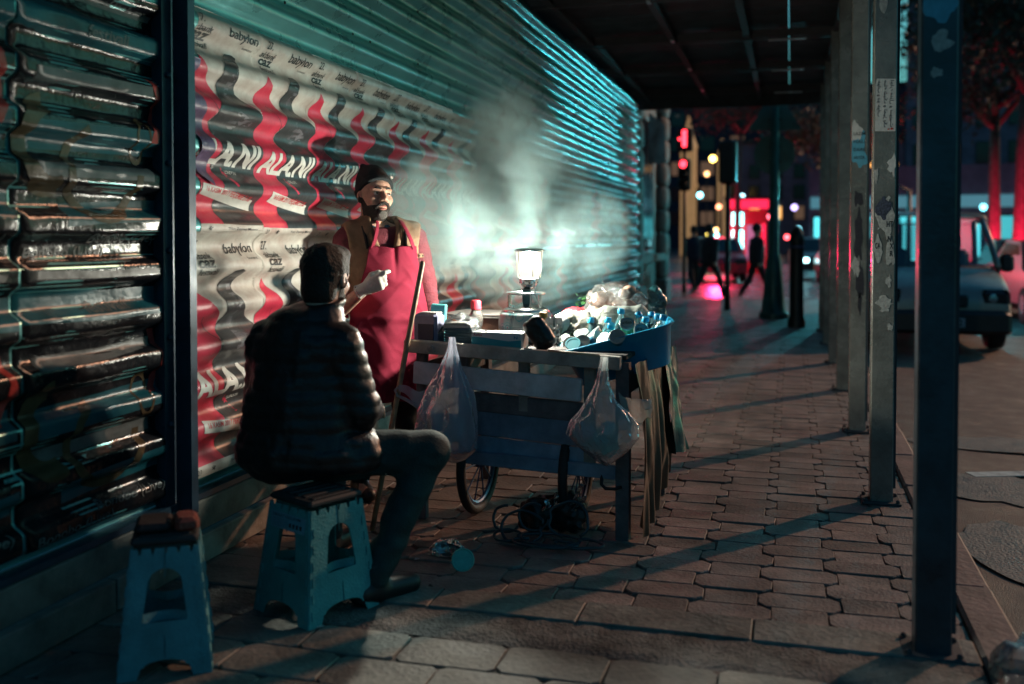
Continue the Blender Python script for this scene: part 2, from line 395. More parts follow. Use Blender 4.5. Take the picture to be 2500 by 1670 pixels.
# pale patches of road repair
patch_m = mat('road_patch', (.13, .14, .13), .6, var=.5, scale=10, bump=.8, bscale=60, rvar=.2)
for (cx, cy, rx, ry, sd) in ((1.15, 6.3, .32, .36, 1), (1.05, 5.05, .26, .5, 2), (1.5, 7.6, .6, .3, 3), (2.1, 5.9, .5, .7, 4)):
    b = MB(); n = 40
    vs = [(cx, cy, -.113)] + [(cx + rx * (1 + .35 * n1(3 * math.cos(a), 3 * math.sin(a), 0, sd)) * math.cos(a), cy + ry * (1 + .35 * n1(3 * math.cos(a), 3 * math.sin(a), 7, sd)) * math.sin(a), -.117) for a in [2 * math.pi * i / n for i in range(n)]]
    b.add(vs, [(0, 1 + i, 1 + (i + 1) % n) for i in range(n)]); o = b.build('road_patch', patch_m, road)
# painted stripe on the road
b = MB(); b.box((1.32, 6.65, -.1155), (.5, .12, .004), rot=(0, 0, .35)); b.build('road_marking', mat('road_paint', (.42, .5, .48), .6, var=.5, scale=14), road)
b = MB(); b.box((.80, 5.0, -.118), (.02, 1.6, .004)); b.build('road_marking', mat('road_paint', (.4, .45, .45), .6), road)

# ---------------------------------------------------------------- corrugated hoarding
def hoard_mat(name, col, rough):
    m = mat(name, col, rough, metal=.35, var=.14, scale=2.5, bump=.12, bscale=9, rvar=.08, spec=.6, col2=tuple(c * .85 for c in col)); return m
hm = hoard_mat('hoarding_paint', (.13, .43, .43), .30)
hoard = T('hoarding_fence', 'tall corrugated metal hoarding with horizontal ribs, pale green above the posters', 'fence')
Z0, Z1 = .30, 3.56
zs = list(np.arange(Z0, Z1, RT / 14)) + [Z1]
ys = [.2, 1.7, 3.385] + [3.50] + list(np.arange(5.3, 15.9, 1.8)) + [15.9]
for i in range(len(ys) - 1):
    a, b_ = ys[i], ys[i + 1]
    if abs(a - 3.385) < 1e-6: continue
    sh = (.0015 if i % 2 else 0); m_ = 3; mb = MB(); sd = i
    YY, ZZ = np.meshgrid(a + np.linspace(0, 1, 11) * (b_ - a), np.array(zs)); PP = np.stack([wallxv(YY, ZZ) + sh, YY, ZZ], -1)
    def fn(u, v): return PP[int(round(v * (len(zs) - 1))), int(round(u * 10))]
    mb.grid(fn, 10, len(zs) - 1); mb.build('corrugated_panel', hm, hoard, smooth=True, recalc=False)
    sc = MB()
    for z in (2.52, 2.87, 3.21):
        for yy in (a + .12, (a + b_) / 2, b_ - .12): sc.lathe([(.008, 0), (.008, .004), (.004, .007), (0, .007)], 8, (wallx(z) + .001, yy, z), axis=(1, 0, 0))
    sc.build('screws', mat('dark_steel', (.05, .055, .06), .5, metal=.7), hoard)['kind'] = 'stuff'
post_m = mat('post_paint', (.016, .045, .075), .42, var=.3, scale=9, metal=.2, rvar=.1)
pm = MB(); pm.box((-2.335, 3.425, 1.9), (.07, .045, 3.3)); pm.box((-2.380, 3.355, 1.9), (.03, .06, 3.3)); pm.box((-2.405, 3.43, 1.9), (.02, .2, 3.3))
pm.build('post', post_m, hoard)
for z in np.arange(.62, 3.4, .344):
    b = MB(); b.lathe([(.012, 0), (.012, .012), (.006, .018), (0, .018)], 10, (-2.366, 3.355, z), axis=(1, 0, 0)); b.build('bolt', post_m, hoard)
for k in range(6):
    pmb = MB(); pmb.box((-2.46, 5.2 + 1.8 * k, 1.9), (.06, .08, 3.3)); pmb.build('rear_post', post_m, hoard)
pl_m = mat('plinth_board', (.20, .185, .16), .75, var=.45, scale=7, bump=.5, bscale=30, randv=.25)
y = .3; k = 0
while y < 15.8:
    L = 1.35
    for zc, hh, off in ((.065, .125, .03), (.205, .13, .02)):
        b = MB(); b.rbox((0, 0, 0), (.05, L - .012, hh - .006), .005); b.build('plinth_board', pl_m, hoard, (WX + off + rnd.uniform(-.006, .006), y + L / 2 + (.3 if zc > .1 else 0), zc + .0), (rnd.uniform(-.004, .004), 0, rnd.uniform(-.008, .008)))
    y += L; k += 1
b = MB(); b.box((WX + .012, 8.1, .285), (.075, 15.4, .024)); b.build('ledge', post_m, hoard)

# ---------------------------------------------------------------- canopy over the pavement
steel_m = mat('canopy_steel', (.06, .06, .065), .8, metal=.1, var=.3, scale=6, rvar=.12)
ply_m = mat('canopy_board', (.045, .05, .055), .8, var=.4, scale=3, bump=.3, bscale=20, randv=.25)
can = T('canopy', 'dark boarded canopy on steel joists roofing the pavement', 'canopy', (0, 0, 0))
y = 2.0
while y < 16:
    for xa, xb in ((-2.55, -1.3), (-1.29, -.04), (-.03, .85)):
        b = MB(); b.box(((xa + xb) / 2, y + .51, 3.66 + rnd.uniform(-.006, .006)), (xb - xa, 1.01, .02)); b.build('ceiling_board', ply_m, can)
    y += 1.025
for X in (-2.2, -1.28, -.48, .455):
    b = MB(); b.box((X, 9.0, 3.585), (.01, 14, .10)); b.box((X, 9.0, 3.532), (.07, 14, .007)); b.build('long_beam', steel_m, can)
pale_m = mat('zinc_flange', (.55, .6, .6), .3, metal=.7, var=.15)
for Y in np.arange(2.95, 16, 2.05):
    b = MB(); b.box((-.85, Y, 3.59), (3.3, .012, .085)); b.box((-.85, Y, 3.522), (3.3, .06, .008)); b.build('cross_joist', steel_m, can)
    b = MB(); b.box((-.05, Y - .004, 3.511), (.40, .05, .012)); b.build('splice_plate', pale_m, can)  # reflections on the joists put in as added pale plates
for Y in np.arange(3.4, 16, 1.9):
    b = MB(); b.box((-1.28, Y, 3.522), (.035, .12, .012)); b.build('bracket', pale_m, can)
b = MB(); b.box((-.85, 15.98, 3.55), (3.4, .05, .28)); b.build('fascia', ply_m, can)
# ---------------------------------------------------------------- columns with torn stickers
colp_m = mat('column_paint', (.22, .22, .195), .25, var=.22, scale=5, bump=.15, bscale=60, rvar=.12, metal=.15, stain=.4)
colp_shade_m = mat('column_blue', (.030, .065, .085), .34, var=.35, scale=5, bump=.15, bscale=40, rvar=.1, metal=.2, stain=.4)  # same column paint, with the unlit dark blue put into the colour
paper_m = mat('sticker_paper', (.62, .62, .57), .7, var=.15, scale=30)
torn_m = mat('torn_paper', (.42, .42, .38), .8, var=.35, scale=60)
blue_st = mat('blue_sticker', (.10, .38, .50), .5, var=.2, scale=25)
ink_m = mat('ink', (.02, .02, .022), .7, var=0)
graf_m = mat('spray_paint', (.018, .018, .025), .6, var=.4, scale=30)
def blob(rx, rz, sd, n=26, j=.5):
    return [(rx * (1 + j * n1(2.2 * math.cos(a), 2.2 * math.sin(a), sd, 5)) * math.cos(a), rz * (1 + j * n1(2.2 * math.cos(a), 2.2 * math.sin(a), sd + 4, 6)) * math.sin(a)) for a in [2 * math.pi * i / n for i in range(n)]]
def clipx(pts, lim=.052): return [(max(-lim, min(lim, x)), z) for x, z in pts]
col_lab = ['dark blue steel column nearest the camera, beside the clear trash bag', 'grey steel column with a white printed notice, second from the camera',
           'steel column with a pale blue sticker and black graffiti, third from the camera', 'fourth steel column from the camera, behind the one with the blue sticker',
           'fifth steel column from the camera along the kerb', 'sixth steel column from the camera along the kerb', 'seventh steel column from the camera near the canopy end']
cols = []
for k in range(7):
    Yf = 3.38 + 1.89 * k
    c = T('canopy_column', col_lab[k], 'column', (.455, Yf + .05, 0), 0, 'steel columns along the kerb'); cols.append(c)
    b = MB(); b.rbox((0, 0, 1.775), (.112, .10, 3.55), .006); b.build('shaft', colp_shade_m if k == 0 else colp_m, c)
    b = MB(); b.rbox((0, 0, .006), (.19, .17, .012), .003); b.build('base_plate', steel_m, c)
    for sx in (-1, 1):
        for sy in (-1, 1): b = MB(); b.lathe([(.010, 0), (.010, .012), (.005, .016), (0, .016)], 6, (sx * .078, sy * .068, .012)); b.build('anchor_bolt', steel_m, c)
    b = MB(); b.box((.062, -.03, 1.78), (.012, .02, 3.4)); b.build('edge_strip', steel_m, c)
def sticker(c, name, m, pts, z, x=0, y=-.0508, t=.0016, side=0):
    b = MB(); b.plate(clipx([(px + x, pz) for px, pz in pts]), [], t); return b.build(name, m, c, (0, y, z))
def sheet_pts(w, h, sd): 
    p = []
    for i in range(9): p.append((-w + 2 * w * i / 8, -h + .012 * n1(i * .9, sd, 0)))
    for i in range(9): p.append((w - 2 * w * i / 8, h + .012 * n1(i * .9, sd + 9, 0)))
    return p
c2 = cols[1]
# the notice: three lines of right-to-left writing, printed sideways
nb = sticker(c2, 'notice', paper_m, [(-.047, -.135), (.05, -.138), (.05, .125), (-.04, .13), (-.047, .10)], 2.03)
LET = ['اجاره منزل و سوییت', 'مبله شیک و تمیز یک', 'خواب و دو خواب']
FORM = {'ا': (0xFE8D, 0xFE8E, 0xFE8D, 0xFE8E), 'ج': (0xFE9D, 0xFE9E, 0xFE9F, 0xFEA0), 'ر': (0xFEAD, 0xFEAE, 0xFEAD, 0xFEAE), 'ه': (0xFEE9, 0xFEEA, 0xFEEB, 0xFEEC), 'م': (0xFEE1, 0xFEE2, 0xFEE3, 0xFEE4),
        'ن': (0xFEE5, 0xFEE6, 0xFEE7, 0xFEE8), 'ز': (0xFEAF, 0xFEB0, 0xFEAF, 0xFEB0), 'ل': (0xFEDD, 0xFEDE, 0xFEDF, 0xFEE0), 'و': (0xFEED, 0xFEEE, 0xFEED, 0xFEEE), 'س': (0xFEB1, 0xFEB2, 0xFEB3, 0xFEB4),
        'ی': (0xFBFC, 0xFBFD, 0xFBFE, 0xFBFF), 'ت': (0xFE95, 0xFE96, 0xFE97, 0xFE98), 'ب': (0xFE8F, 0xFE90, 0xFE91, 0xFE92), 'ش': (0xFEB5, 0xFEB6, 0xFEB7, 0xFEB8), 'ک': (0xFB8E, 0xFB8F, 0xFB90, 0xFB91),
        'خ': (0xFEA5, 0xFEA6, 0xFEA7, 0xFEA8), 'د': (0xFEA9, 0xFEAA, 0xFEA9, 0xFEAA)}
NOJ = 'اردزو'
def shape_rtl(s):
    o = ''
    for i, ch in enumerate(s):
        if ch not in FORM: o = ch + o; continue
        pj = i > 0 and s[i - 1] in FORM and s[i - 1] not in NOJ; nj = i + 1 < len(s) and s[i + 1] in FORM and ch not in NOJ
        o = chr(FORM[ch][(3 if nj else 1) if pj else (2 if nj else 0)]) + o
    return o
b = MB()
for i, s in enumerate(LET):
    V, Fc = text01(shape_rtl(s), .006)
    L = (.235, .235, .18)[i]
    b.add([(.030 - i * .030 + (bb - .5) * .021, -.0522, 2.03 + .118 - (1 - a) * L) for a, bb in V], [tuple(f) for f in Fc])
b.build('lettering', ink_m, c2, (0, 0, 0), recalc=False)['kind'] = 'stuff'
red_m = mat('red_mark', (.5, .06, .04), .7, var=0)
b = MB(); b.box((.032, -.0522, 1.905), (.012, .0008, .009)); b.box((.016, -.0522, 1.903), (.008, .0008, .006)); b.build('red_mark', red_m, c2)
def torn(c, z, items):
    for (x, dz, rx, rz_, sd, m, nm) in items: sticker(c, nm, m, blob(rx, rz_, sd), z + dz, x, t=.0014 + .0004 * (sd % 3))
torn(c2, 0, [(.0, 1.47, .045, .10, 3, torn_m, 'torn_sticker'), (.035, 1.72, .02, .05, 5, paper_m, 'torn_sticker'), (-.03, 1.30, .022, .06, 6, torn_m, 'torn_sticker'), (.03, 1.27, .018, .075, 8, torn_m, 'torn_sticker'),
             (-.04, 1.68, .012, .04, 9, torn_m, 'torn_sticker'), (.005, 1.03, .035, .025, 11, torn_m, 'torn_sticker'), (.025, 1.14, .012, .03, 12, torn_m, 'torn_sticker'), (.03, .90, .012, .02, 14, torn_m, 'torn_sticker'), (-.01, 2.62, .03, .11, 15, torn_m, 'torn_sticker'),
             (-.005, 1.50, .03, .06, 17, mat('dark_print', (.05, .06, .09), .7, var=.9, scale=90), 'torn_print'), (.005, .99, .02, .012, 19, torn_m, 'torn_sticker')])
b = MB()
for i, (s, x, z, ww, hh) in enumerate((('N', .018, 1.335, .016, .03), ('X', .028, 1.30, .016, .028), ('R', .028, 1.262, .016, .028), ('HT', .012, 1.41, .03, .03), ('C4', -.042, 1.30, .02, .03))): flat_text(b, s, x, z, ww, hh, -.0526, .02)
b.build('lettering', ink_m, c2, recalc=False)['kind'] = 'stuff'
c3 = cols[2]
torn(c3, 0, [(-.02, 2.05, .05, .10, 21, paper_m, 'torn_sticker'), (0, 1.95, .05, .13, 22, blue_st, 'blue_sticker'), (0, 1.35, .03, .2, 23, graf_m, 'graffiti'), (.01, 1.05, .022, .12, 24, graf_m, 'graffiti'), (-.01, 1.62, .03, .05, 25, graf_m, 'graffiti'), (.012, .9, .014, .07, 27, graf_m, 'graffiti'), (-.02, 1.15, .03, .06, 28, torn_m, 'torn_sticker')])
b = MB()
for i in range(4): flat_text(b, ('LAZIM', 'HALI', 'DAIRE', 'ARIYOR')[i], -.04, 2.06 - i * .055, .075, .022, -.0528, .01)
b.build('lettering', ink_m, c3, recalc=False)['kind'] = 'stuff'
c1 = cols[0]
torn(c1, 0, [(0, 2.11, .05, .05, 31, blue_st, 'blue_sticker'), (.0, 1.98, .03, .035, 33, torn_m, 'torn_sticker'), (-.01, 1.885, .02, .016, 34, torn_m, 'torn_sticker')])
# red and amber lamp strips glued on the columns' inner edges are reflections only; left to the light
# ================================================================ posters on the ribs
def on_wall(V, Y0, W, ZT, H, off, cr=0., sd=0):
    """map poster coords (u right, v down, 0..1) onto the ribbed wall"""
    V = np.asarray(V, float).reshape(-1, 2); y = Y0 + V[:, 0] * W; z = ZT - V[:, 1] * H; s0 = np.full(len(y), float(sd))
    z2 = z + .006 * vnoise(np.stack([y * 3, z * 2, s0], 1), 41)
    c = cr * (vnoise(np.stack([y * 6, z * 6, s0], 1), 42) + .5 * vnoise(np.stack([y * 11, z * 14, s0], 1), 43))
    return np.stack([wallxv(y, z2) + off + .0028 + np.maximum(c, -.3 * cr), y, z2], 1)
def slice_uv(V, Fc, step=.0125, stepu=None):
    """cut a flat uv polygon mesh into thin horizontal strips so that it can follow the ribs"""
    b = bmesh.new(); vs = [b.verts.new((p[0], p[1], 0)) for p in V]
    for f in Fc:
        try: b.faces.new([vs[i] for i in f])
        except Exception: pass
    if not b.faces: b.free(); return [], []
    lo = min(p[1] for p in V); hi = max(p[1] for p in V); v = math.ceil(lo / step) * step
    while v < hi:
        bmesh.ops.bisect_plane(b, geom=b.verts[:] + b.edges[:] + b.faces[:], plane_co=(0, v, 0), plane_no=(0, 1, 0)); v += step
    if stepu:
        lo = min(p[0] for p in V); hi = max(p[0] for p in V); v = math.ceil(lo / stepu) * stepu
        while v < hi:
            bmesh.ops.bisect_plane(b, geom=b.verts[:] + b.edges[:] + b.faces[:], plane_co=(v, 0, 0), plane_no=(1, 0, 0)); v += stepu
    b.verts.ensure_lookup_table(); b.verts.index_update()
    r = [(x.co.x, x.co.y) for x in b.verts], [tuple(x.index for x in f.verts) for f in b.faces]; b.free(); return r
def poly(pts):
    t = tessellate_polygon([[Vector((p[0], p[1], 0)) for p in pts]]); return slice_uv(pts, t, .0125, .05)
def lett(items):
    V = []; Fc = []
    for (s, u, v, w, h, bold, shear, rot) in items:
        tv, tf = text01(s, bold, shear); o = len(V); c, sn = math.cos(rot), math.sin(rot)
        for a, bb in tv:
            x, y = a * w, (1 - bb) * h; V.append((u + x * c - y * sn * .55, v + x * sn * .55 + y * c))
        Fc += [tuple(i + o for i in f) for f in tf]
    return slice_uv(V, Fc, .0125, .05)
cream_m = mat('poster_paper', (.55, .535, .475), .5, var=.18, scale=7, bump=.3, bscale=22, col2=(.52, .41, .35))
pred_m = mat('poster_red', (.60, .035, .075), .42, var=.14, scale=8, bump=.25, bscale=22)
pblk_m = mat('poster_black', (.032, .034, .036), .34, var=.5, scale=6, bump=.3, bscale=18, col2=(.07, .07, .07))
pgry_m = mat('poster_grey', (.13, .125, .135), .42, var=.5, scale=9, bump=.3, bscale=20)
pink_m = mat('poster_ink', (.028, .030, .030), .5, var=0)
pwht_m = mat('poster_white', (.66, .645, .58), .5, var=.1, scale=20)
prd2_m = mat('poster_red_ink', (.6, .06, .07), .5, var=0)
sheet = slice_uv([(0, 0), (1, 0), (1, 1), (0, 1)], [(0, 1, 2, 3)], .0125, .05)
RED = [(.13, .205), (.30, .30), (.46, .365), (.455, .40), (.40, .44), (.36, .50), (.40, .56), (.43, .62), (.40, .70), (.45, .78), (.42, .88), (.47, .955), (.03, .955), (.0, .80), (.02, .60), (0, .45), (.02, .33)]
FIG = [(.53, .20), (.60, .17), (.70, .165), (.745, .175), (.70, .20), (.66, .235), (.665, .27), (.70, .305), (.735, .345), (.83, .375), (.96, .41), (1, .44), (1, .955), (.44, .955), (.41, .85), (.45, .78), (.40, .70), (.43, .62), (.40, .55), (.37, .50), (.42, .42), (.46, .385), (.50, .36), (.47, .31), (.46, .26), (.48, .225)]
FACE = [(.60, .215), (.645, .225), (.65, .26), (.672, .295), (.66, .325), (.63, .35), (.66, .39), (.60, .42), (.585, .37), (.60, .32), (.58, .27)]
ARM = [(.62, .42), (.74, .44), (.90, .47), (.88, .50), (.75, .49), (.66, .52), (.60, .50)]
STRK = [(.52, .69), (.56, .715), (.66, .775), (.63, .78), (.53, .735)]
STRIP = [(.18, .775), (.93, .835), (.92, .885), (.16, .825)]
LOGO = [(.0, .955), (1, .955), (1, 1), (0, 1)]
LINE = [(.20, .345), (.205, .345), (.40, .455), (.395, .457)]
LAY = {'red_shape': poly(RED), 'figure': poly(FIG), 'face': poly(FACE), 'arm': poly(ARM), 'streak': poly(STRK), 'strip': poly(STRIP), 'line': poly(LINE)}
T_TOP = lett([('27.', .12, .035, .10, .04, .012, .25, 0), ('akbank', .10, .085, .24, .027, .006, .1, 0), ('caz', .12, .115, .22, .033, .03, .2, 0), ('festivali', .13, .152, .24, .026, .008, .1, 0), ('babylon', .55, .055, .40, .055, .012, 0, 0), ('bomonti', .80, .115, .14, .010, 0, 0, 0)])
T_ALA = lett([('ALA.NI', .07, .575, .90, .112, .035, .10, 0)])
T_LON = lett([('LONDON', .57, .705, .16, .016, .012, 0, 0)])
T_DAT = lett([('16 KASIM 2017 PERŞEMBE 21.00', .22, .787, .66, .030, .012, 0, .083)])
T_LOG = lett([('Yön: Zeynep Mansur', .5, .968, .42, .016, .006, 0, 0), ('27', .08, .966, .05, .02, .0, 0, 0), ('*', .25, .966, .05, .02, .02, 0, 0)])
def cutoff(L, umin, umax=1):
    V, Fc = L; return V, [f for f in Fc if umin <= sum(V[i][0] for i in f) / len(f) <= umax]
def layer(name, L, m, root, Y0, W, ZT, H, off, cr, sd, solid=False):
    V, Fc = L
    if not Fc: return
    b = MB(); b.add(on_wall(V, Y0, W, ZT, H, off, cr, sd), Fc); o = b.build(name, m, root, smooth=True, recalc=False)
    if name in ('lettering', 'title', 'date', 'logo_line'): o['kind'] = 'stuff'
    return o
def alani(Y0, W, ZT, H, label, sd, umin=0, umax=1, cr=.0035, parts=None):
    p = T('poster', label, 'poster', (0, 0, 0), 0, 'concert posters pasted on the hoarding')
    A = (p, Y0, W, ZT, H)
    layer('sheet', cutoff(sheet, umin, umax), cream_m, *A, .0008, cr, sd)
    layer('red_shape', cutoff(LAY['red_shape'], umin, umax), pred_m, *A, .0018, cr, sd)
    layer('figure', cutoff(LAY['figure'], umin, umax), pblk_m, *A, .0034, cr, sd)
    layer('face', cutoff(LAY['face'], umin, umax), pgry_m, *A, .0034, cr, sd)
    layer('arm', cutoff(LAY['arm'], umin, umax), pgry_m, *A, .0034, cr, sd)
    layer('streak', cutoff(LAY['streak'], umin, umax), pred_m, *A, .0034, cr, sd)
    layer('line', cutoff(LAY['line'], umin, umax), pink_m, *A, .0034, cr, sd)
    layer('strip', cutoff(LAY['strip'], umin, umax), pwht_m, *A, .0042, cr, sd)
    layer('lettering', cutoff(T_TOP, umin, umax), pink_m, *A, .0034, cr, sd)
    layer('title', cutoff(T_ALA, umin, umax), pwht_m, *A, .0042, cr, sd)
    layer('lettering', cutoff(T_LON, umin, umax), pwht_m, *A, .0042, cr, sd)
    layer('date', cutoff(T_DAT, umin, umax), prd2_m, *A, .0052, cr, sd)
    layer('logo_line', cutoff(T_LOG, umin, umax), pink_m, *A, .0034, cr, sd)
    return p
ordw = ['first', 'second', 'third', 'fourth', 'fifth', 'sixth', 'seventh']
PY = [3.50, 4.075, 4.605, 5.125, 5.66, 6.19, 6.73]
for i in range(7):
    W = (PY[i + 1] - PY[i] if i < 6 else .54) + .012
    alani(PY[i], W, 2.335 - .012 * i + rnd.uniform(-.01, .01), .955, 'red, black and cream concert poster in the upper row, %s from the dark fence post' % ordw[i], i + 1, .16 if i == 0 else 0)
for i in range(7):
    W = (PY[i + 1] - PY[i] if i < 6 else .54) + .012
    alani(PY[i], W, 1.385 - .012 * i + rnd.uniform(-.01, .01), 1.04, 'red, black and cream concert poster in the lower row, %s from the dark fence post' % ordw[i], i + 11)
# a torn purple strip hanging over the first poster
pur_m = mat('torn_purple', (.13, .09, .17), .4, var=.5, scale=9, bump=.4, bscale=20)
pts = [(.02, 0), (.26, .0), (.34, .25), (.62, .45), (.78, .8), (.66, 1), (.5, .95), (.30, .6), (.04, .35)]
p = mesh_obj('torn_poster', MB().add(on_wall(*[poly(pts)[0]], 3.50, .26, 2.10, .52, .012, .010, 77), poly(pts)[1]).mesh('torn_poster', True, recalc=False), pur_m); tag(p, 'torn purple scrap of poster hanging beside the dark fence post', 'poster scrap')
# further, faded posters behind the steam
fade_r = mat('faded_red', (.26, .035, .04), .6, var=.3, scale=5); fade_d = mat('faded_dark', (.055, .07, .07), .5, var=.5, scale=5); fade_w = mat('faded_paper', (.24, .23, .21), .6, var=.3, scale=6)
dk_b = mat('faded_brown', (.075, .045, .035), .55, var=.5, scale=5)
numw = ['first', 'second', 'third', 'fourth', 'fifth', 'sixth', 'seventh', 'eighth', 'ninth', 'tenth', 'eleventh', 'twelfth', 'thirteenth', 'fourteenth', 'fifteenth']
k = 0; Yf = 7.27; cidx = 0
while Yf < 15.6:
    Wf = .54 if Yf < 9.4 else .78
    for rowz, hh in ((2.18, .92), (1.25, .90)):
        p = T('poster', 'faded dark poster in the %s row behind the steam, %s beyond the red ones' % ('upper' if rowz > 2 else 'lower', numw[cidx]), 'poster', group='faded posters behind the steam')
        A = (p, Yf, Wf, rowz + rnd.uniform(-.02, .02), hh); q = rnd.random(); far_ = Yf > 9.4
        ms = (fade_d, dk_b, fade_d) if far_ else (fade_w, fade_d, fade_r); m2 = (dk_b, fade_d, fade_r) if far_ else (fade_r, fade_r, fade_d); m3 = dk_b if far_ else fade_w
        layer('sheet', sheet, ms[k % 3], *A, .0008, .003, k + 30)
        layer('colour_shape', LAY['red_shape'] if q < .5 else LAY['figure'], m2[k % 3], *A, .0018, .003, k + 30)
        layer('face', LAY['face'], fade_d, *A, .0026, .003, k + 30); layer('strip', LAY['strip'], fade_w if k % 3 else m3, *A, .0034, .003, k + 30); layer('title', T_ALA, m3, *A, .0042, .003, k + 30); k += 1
    Yf += Wf; cidx += 1
# dark glossy posters on the near panel
gl_m = mat('gloss_black', (.008, .010, .013), .2, var=.4, scale=5, bump=.45, bscale=20, coat=0, rvar=.08, spec=.22)
gt_m = mat('gloss_teal', (.008, .07, .09), .3, var=.4, scale=5, bump=.35, bscale=13, spec=.18)
go_m = mat('gloss_olive', (.07, .05, .028), .25, var=.4, scale=8, bump=.35, bscale=13, spec=.18)
gr_m = mat('gloss_red', (.36, .05, .045), .25, var=.3, scale=8, bump=.3, bscale=13, spec=.18)
gg_m = mat('gloss_grey', (.09, .105, .105), .38, var=.4, scale=10, bump=.35, bscale=16, spec=.18)
def ring(cx, cy, r0, r1, a0, a1, n=16, sy=1):
    o = [(cx + r1 * math.cos(a0 + (a1 - a0) * i / n), cy + sy * r1 * math.sin(a0 + (a1 - a0) * i / n)) for i in range(n + 1)]
    return o + [(cx + r0 * math.cos(a1 + (a0 - a1) * i / n), cy + sy * r0 * math.sin(a1 + (a0 - a1) * i / n)) for i in range(n + 1)]
TEAL = poly([(.0, .10), (1, .13), (1, .24), (.0, .22)]); TEAL2 = poly([(.05, .52), (.98, .50), (.98, .60), (.05, .62)]); TEAL3 = poly([(.28, .80), (.99, .77), (.99, .85), (.28, .88)])
GREY1 = poly([(.05, .04), (.95, .05), (.93, .075), (.05, .07)]); GREY2 = poly([(.1, .34), (.9, .33), (.9, .37), (.1, .39)]); GREY3 = poly([(.1, .66), (.9, .65), (.9, .70), (.1, .71)])
OL1 = poly(ring(.45, .42, .26, .33, 2.4, 6.0, sy=.7)); OL2 = poly(ring(.55, .68, .22, .27, 0, 4.2, sy=.7)); OL3 = poly(ring(.82, .55, .05, .065, 0, 6.2, sy=1.4)); OL4 = poly(ring(.2, .6, .12, .2, 1.2, 4.6, sy=.9))
REDL = poly([(.88, .30), (.93, .30), (.985, .43), (.985, .46), (.93, .55), (.88, .55), (.93, .45), (.945, .41)])
T_BON = lett([('Bonobo (Live)', .45, .905, .5, .045, .01, .12, 0), ('27', .62, .015, .06, .02, .01, .2, 0), ('akbank caz', .60, .038, .3, .022, .006, .1, 0), ('festivali', .42, .155, .3, .045, .02, .2, 0)])
T_BO2 = lett([('Bonobo (Live)', .06, .95, .5, .045, .01, .12, 0)])
YD = [(.35, .62), (.98, .80), (1.79, .80), (2.60, .76)]
lab_l = ['at the far left edge of the near fence panel', 'second from the dark post on the near fence panel', 'next to the dark fence post']
for ci, (Yd, Wd) in enumerate(YD[1:]):
    for ri, (zt, hh) in enumerate(((2.26, .98), (1.29, .96))):
        p = T('dark_poster', 'glossy black poster, %s row, %s' % (('upper', 'lower')[ri], lab_l[ci]), 'poster', group='glossy dark posters on the near panel')
        A = (p, Yd, Wd, zt, hh); cr = .007; sd = 50 + ci * 5 + ri
        layer('sheet', sheet, gl_m, *A, .001, cr, sd)
        layer('teal_bar', TEAL, gt_m, *A, .0018, cr, sd); layer('teal_bar', TEAL2, gt_m, *A, .0018, cr, sd); layer('teal_bar', TEAL3, gt_m, *A, .0018, cr, sd)
        layer('grey_bar', GREY1, gg_m, *A, .0022, cr, sd); layer('grey_bar', GREY2, gg_m, *A, .0022, cr, sd); layer('grey_bar', GREY3, gg_m, *A, .0022, cr, sd)
        for L in (OL2, OL3, OL4): layer('olive_curve', L, go_m, *A, .0034, cr, sd)
        layer('red_line', REDL, gr_m, *A, .003, cr, sd)
        layer('lettering', T_BON, gg_m, *A, .0034, cr, sd); layer('lettering', T_BO2, gg_m, *A, .0034, cr, sd)
p = mesh_obj('bare_sheet', MB().add(on_wall(sheet[0], 2.6, .62, 2.62, .33, .001, .004, 91), sheet[1]).mesh('bare_sheet', True, recalc=False), mat('teal_sheet', (.16, .30, .30), .4, var=.2, bump=.3, bscale=13)); tag(p, 'plain teal sheet above the glossy black posters by the dark post', 'poster')
# ================================================================ people
skin_m = mat('skin', (.58, .335, .24), .5, var=.24, scale=30, bump=.4, bscale=150, sss=.12)
lip_m = mat('lip', (.36, .12, .10), .45, var=.1)
hair_m = mat('hair_dark', (.012, .010, .009), .7, var=.4, scale=60, bump=.9, bscale=130)
beard_m = mat('beard', (.030, .024, .020), .75, var=.6, scale=80, bump=1, bscale=220, col2=(.06, .05, .045))
grey_m = mat('grey_beard', (.13, .115, .10), .75, var=.6, scale=90, bump=1, bscale=220)
knit_m = mat('beanie_knit', (.014, .02, .022), .85, var=.3, scale=40, bump=.6, bscale=160)
swt_m = mat('burgundy_knit', (.165, .028, .040), .85, var=.25, scale=18, bump=.5, bscale=120)
vest_m = mat('vest_tan', (.235, .135, .075), .8, var=.25, scale=14, bump=.4, bscale=60)
lin_m = mat('vest_lining', (.03, .025, .025), .9, var=.2)
apr_m = mat('apron_crimson', (.225, .014, .036), .85, var=.14, scale=9, bump=.25, bscale=420, spec=.25)
den_m = mat('denim_collar', (.035, .085, .14), .8, var=.4, scale=50, bump=.3, bscale=120)
trs_m = mat('dark_trousers', (.012, .014, .018), .8, var=.3, scale=20, bump=.3, bscale=90)
shoe_m = mat('shoe', (.012, .012, .013), .45, var=.2)
glv_m = mat('latex_glove', (.60, .56, .50), .55, var=.08, scale=30, bump=.35, bscale=45, sss=.05)
eye_m = mat('eye_white', (.62, .58, .54), .2, var=0); iris_m = mat('iris', (.02, .012, .01), .15, var=0)

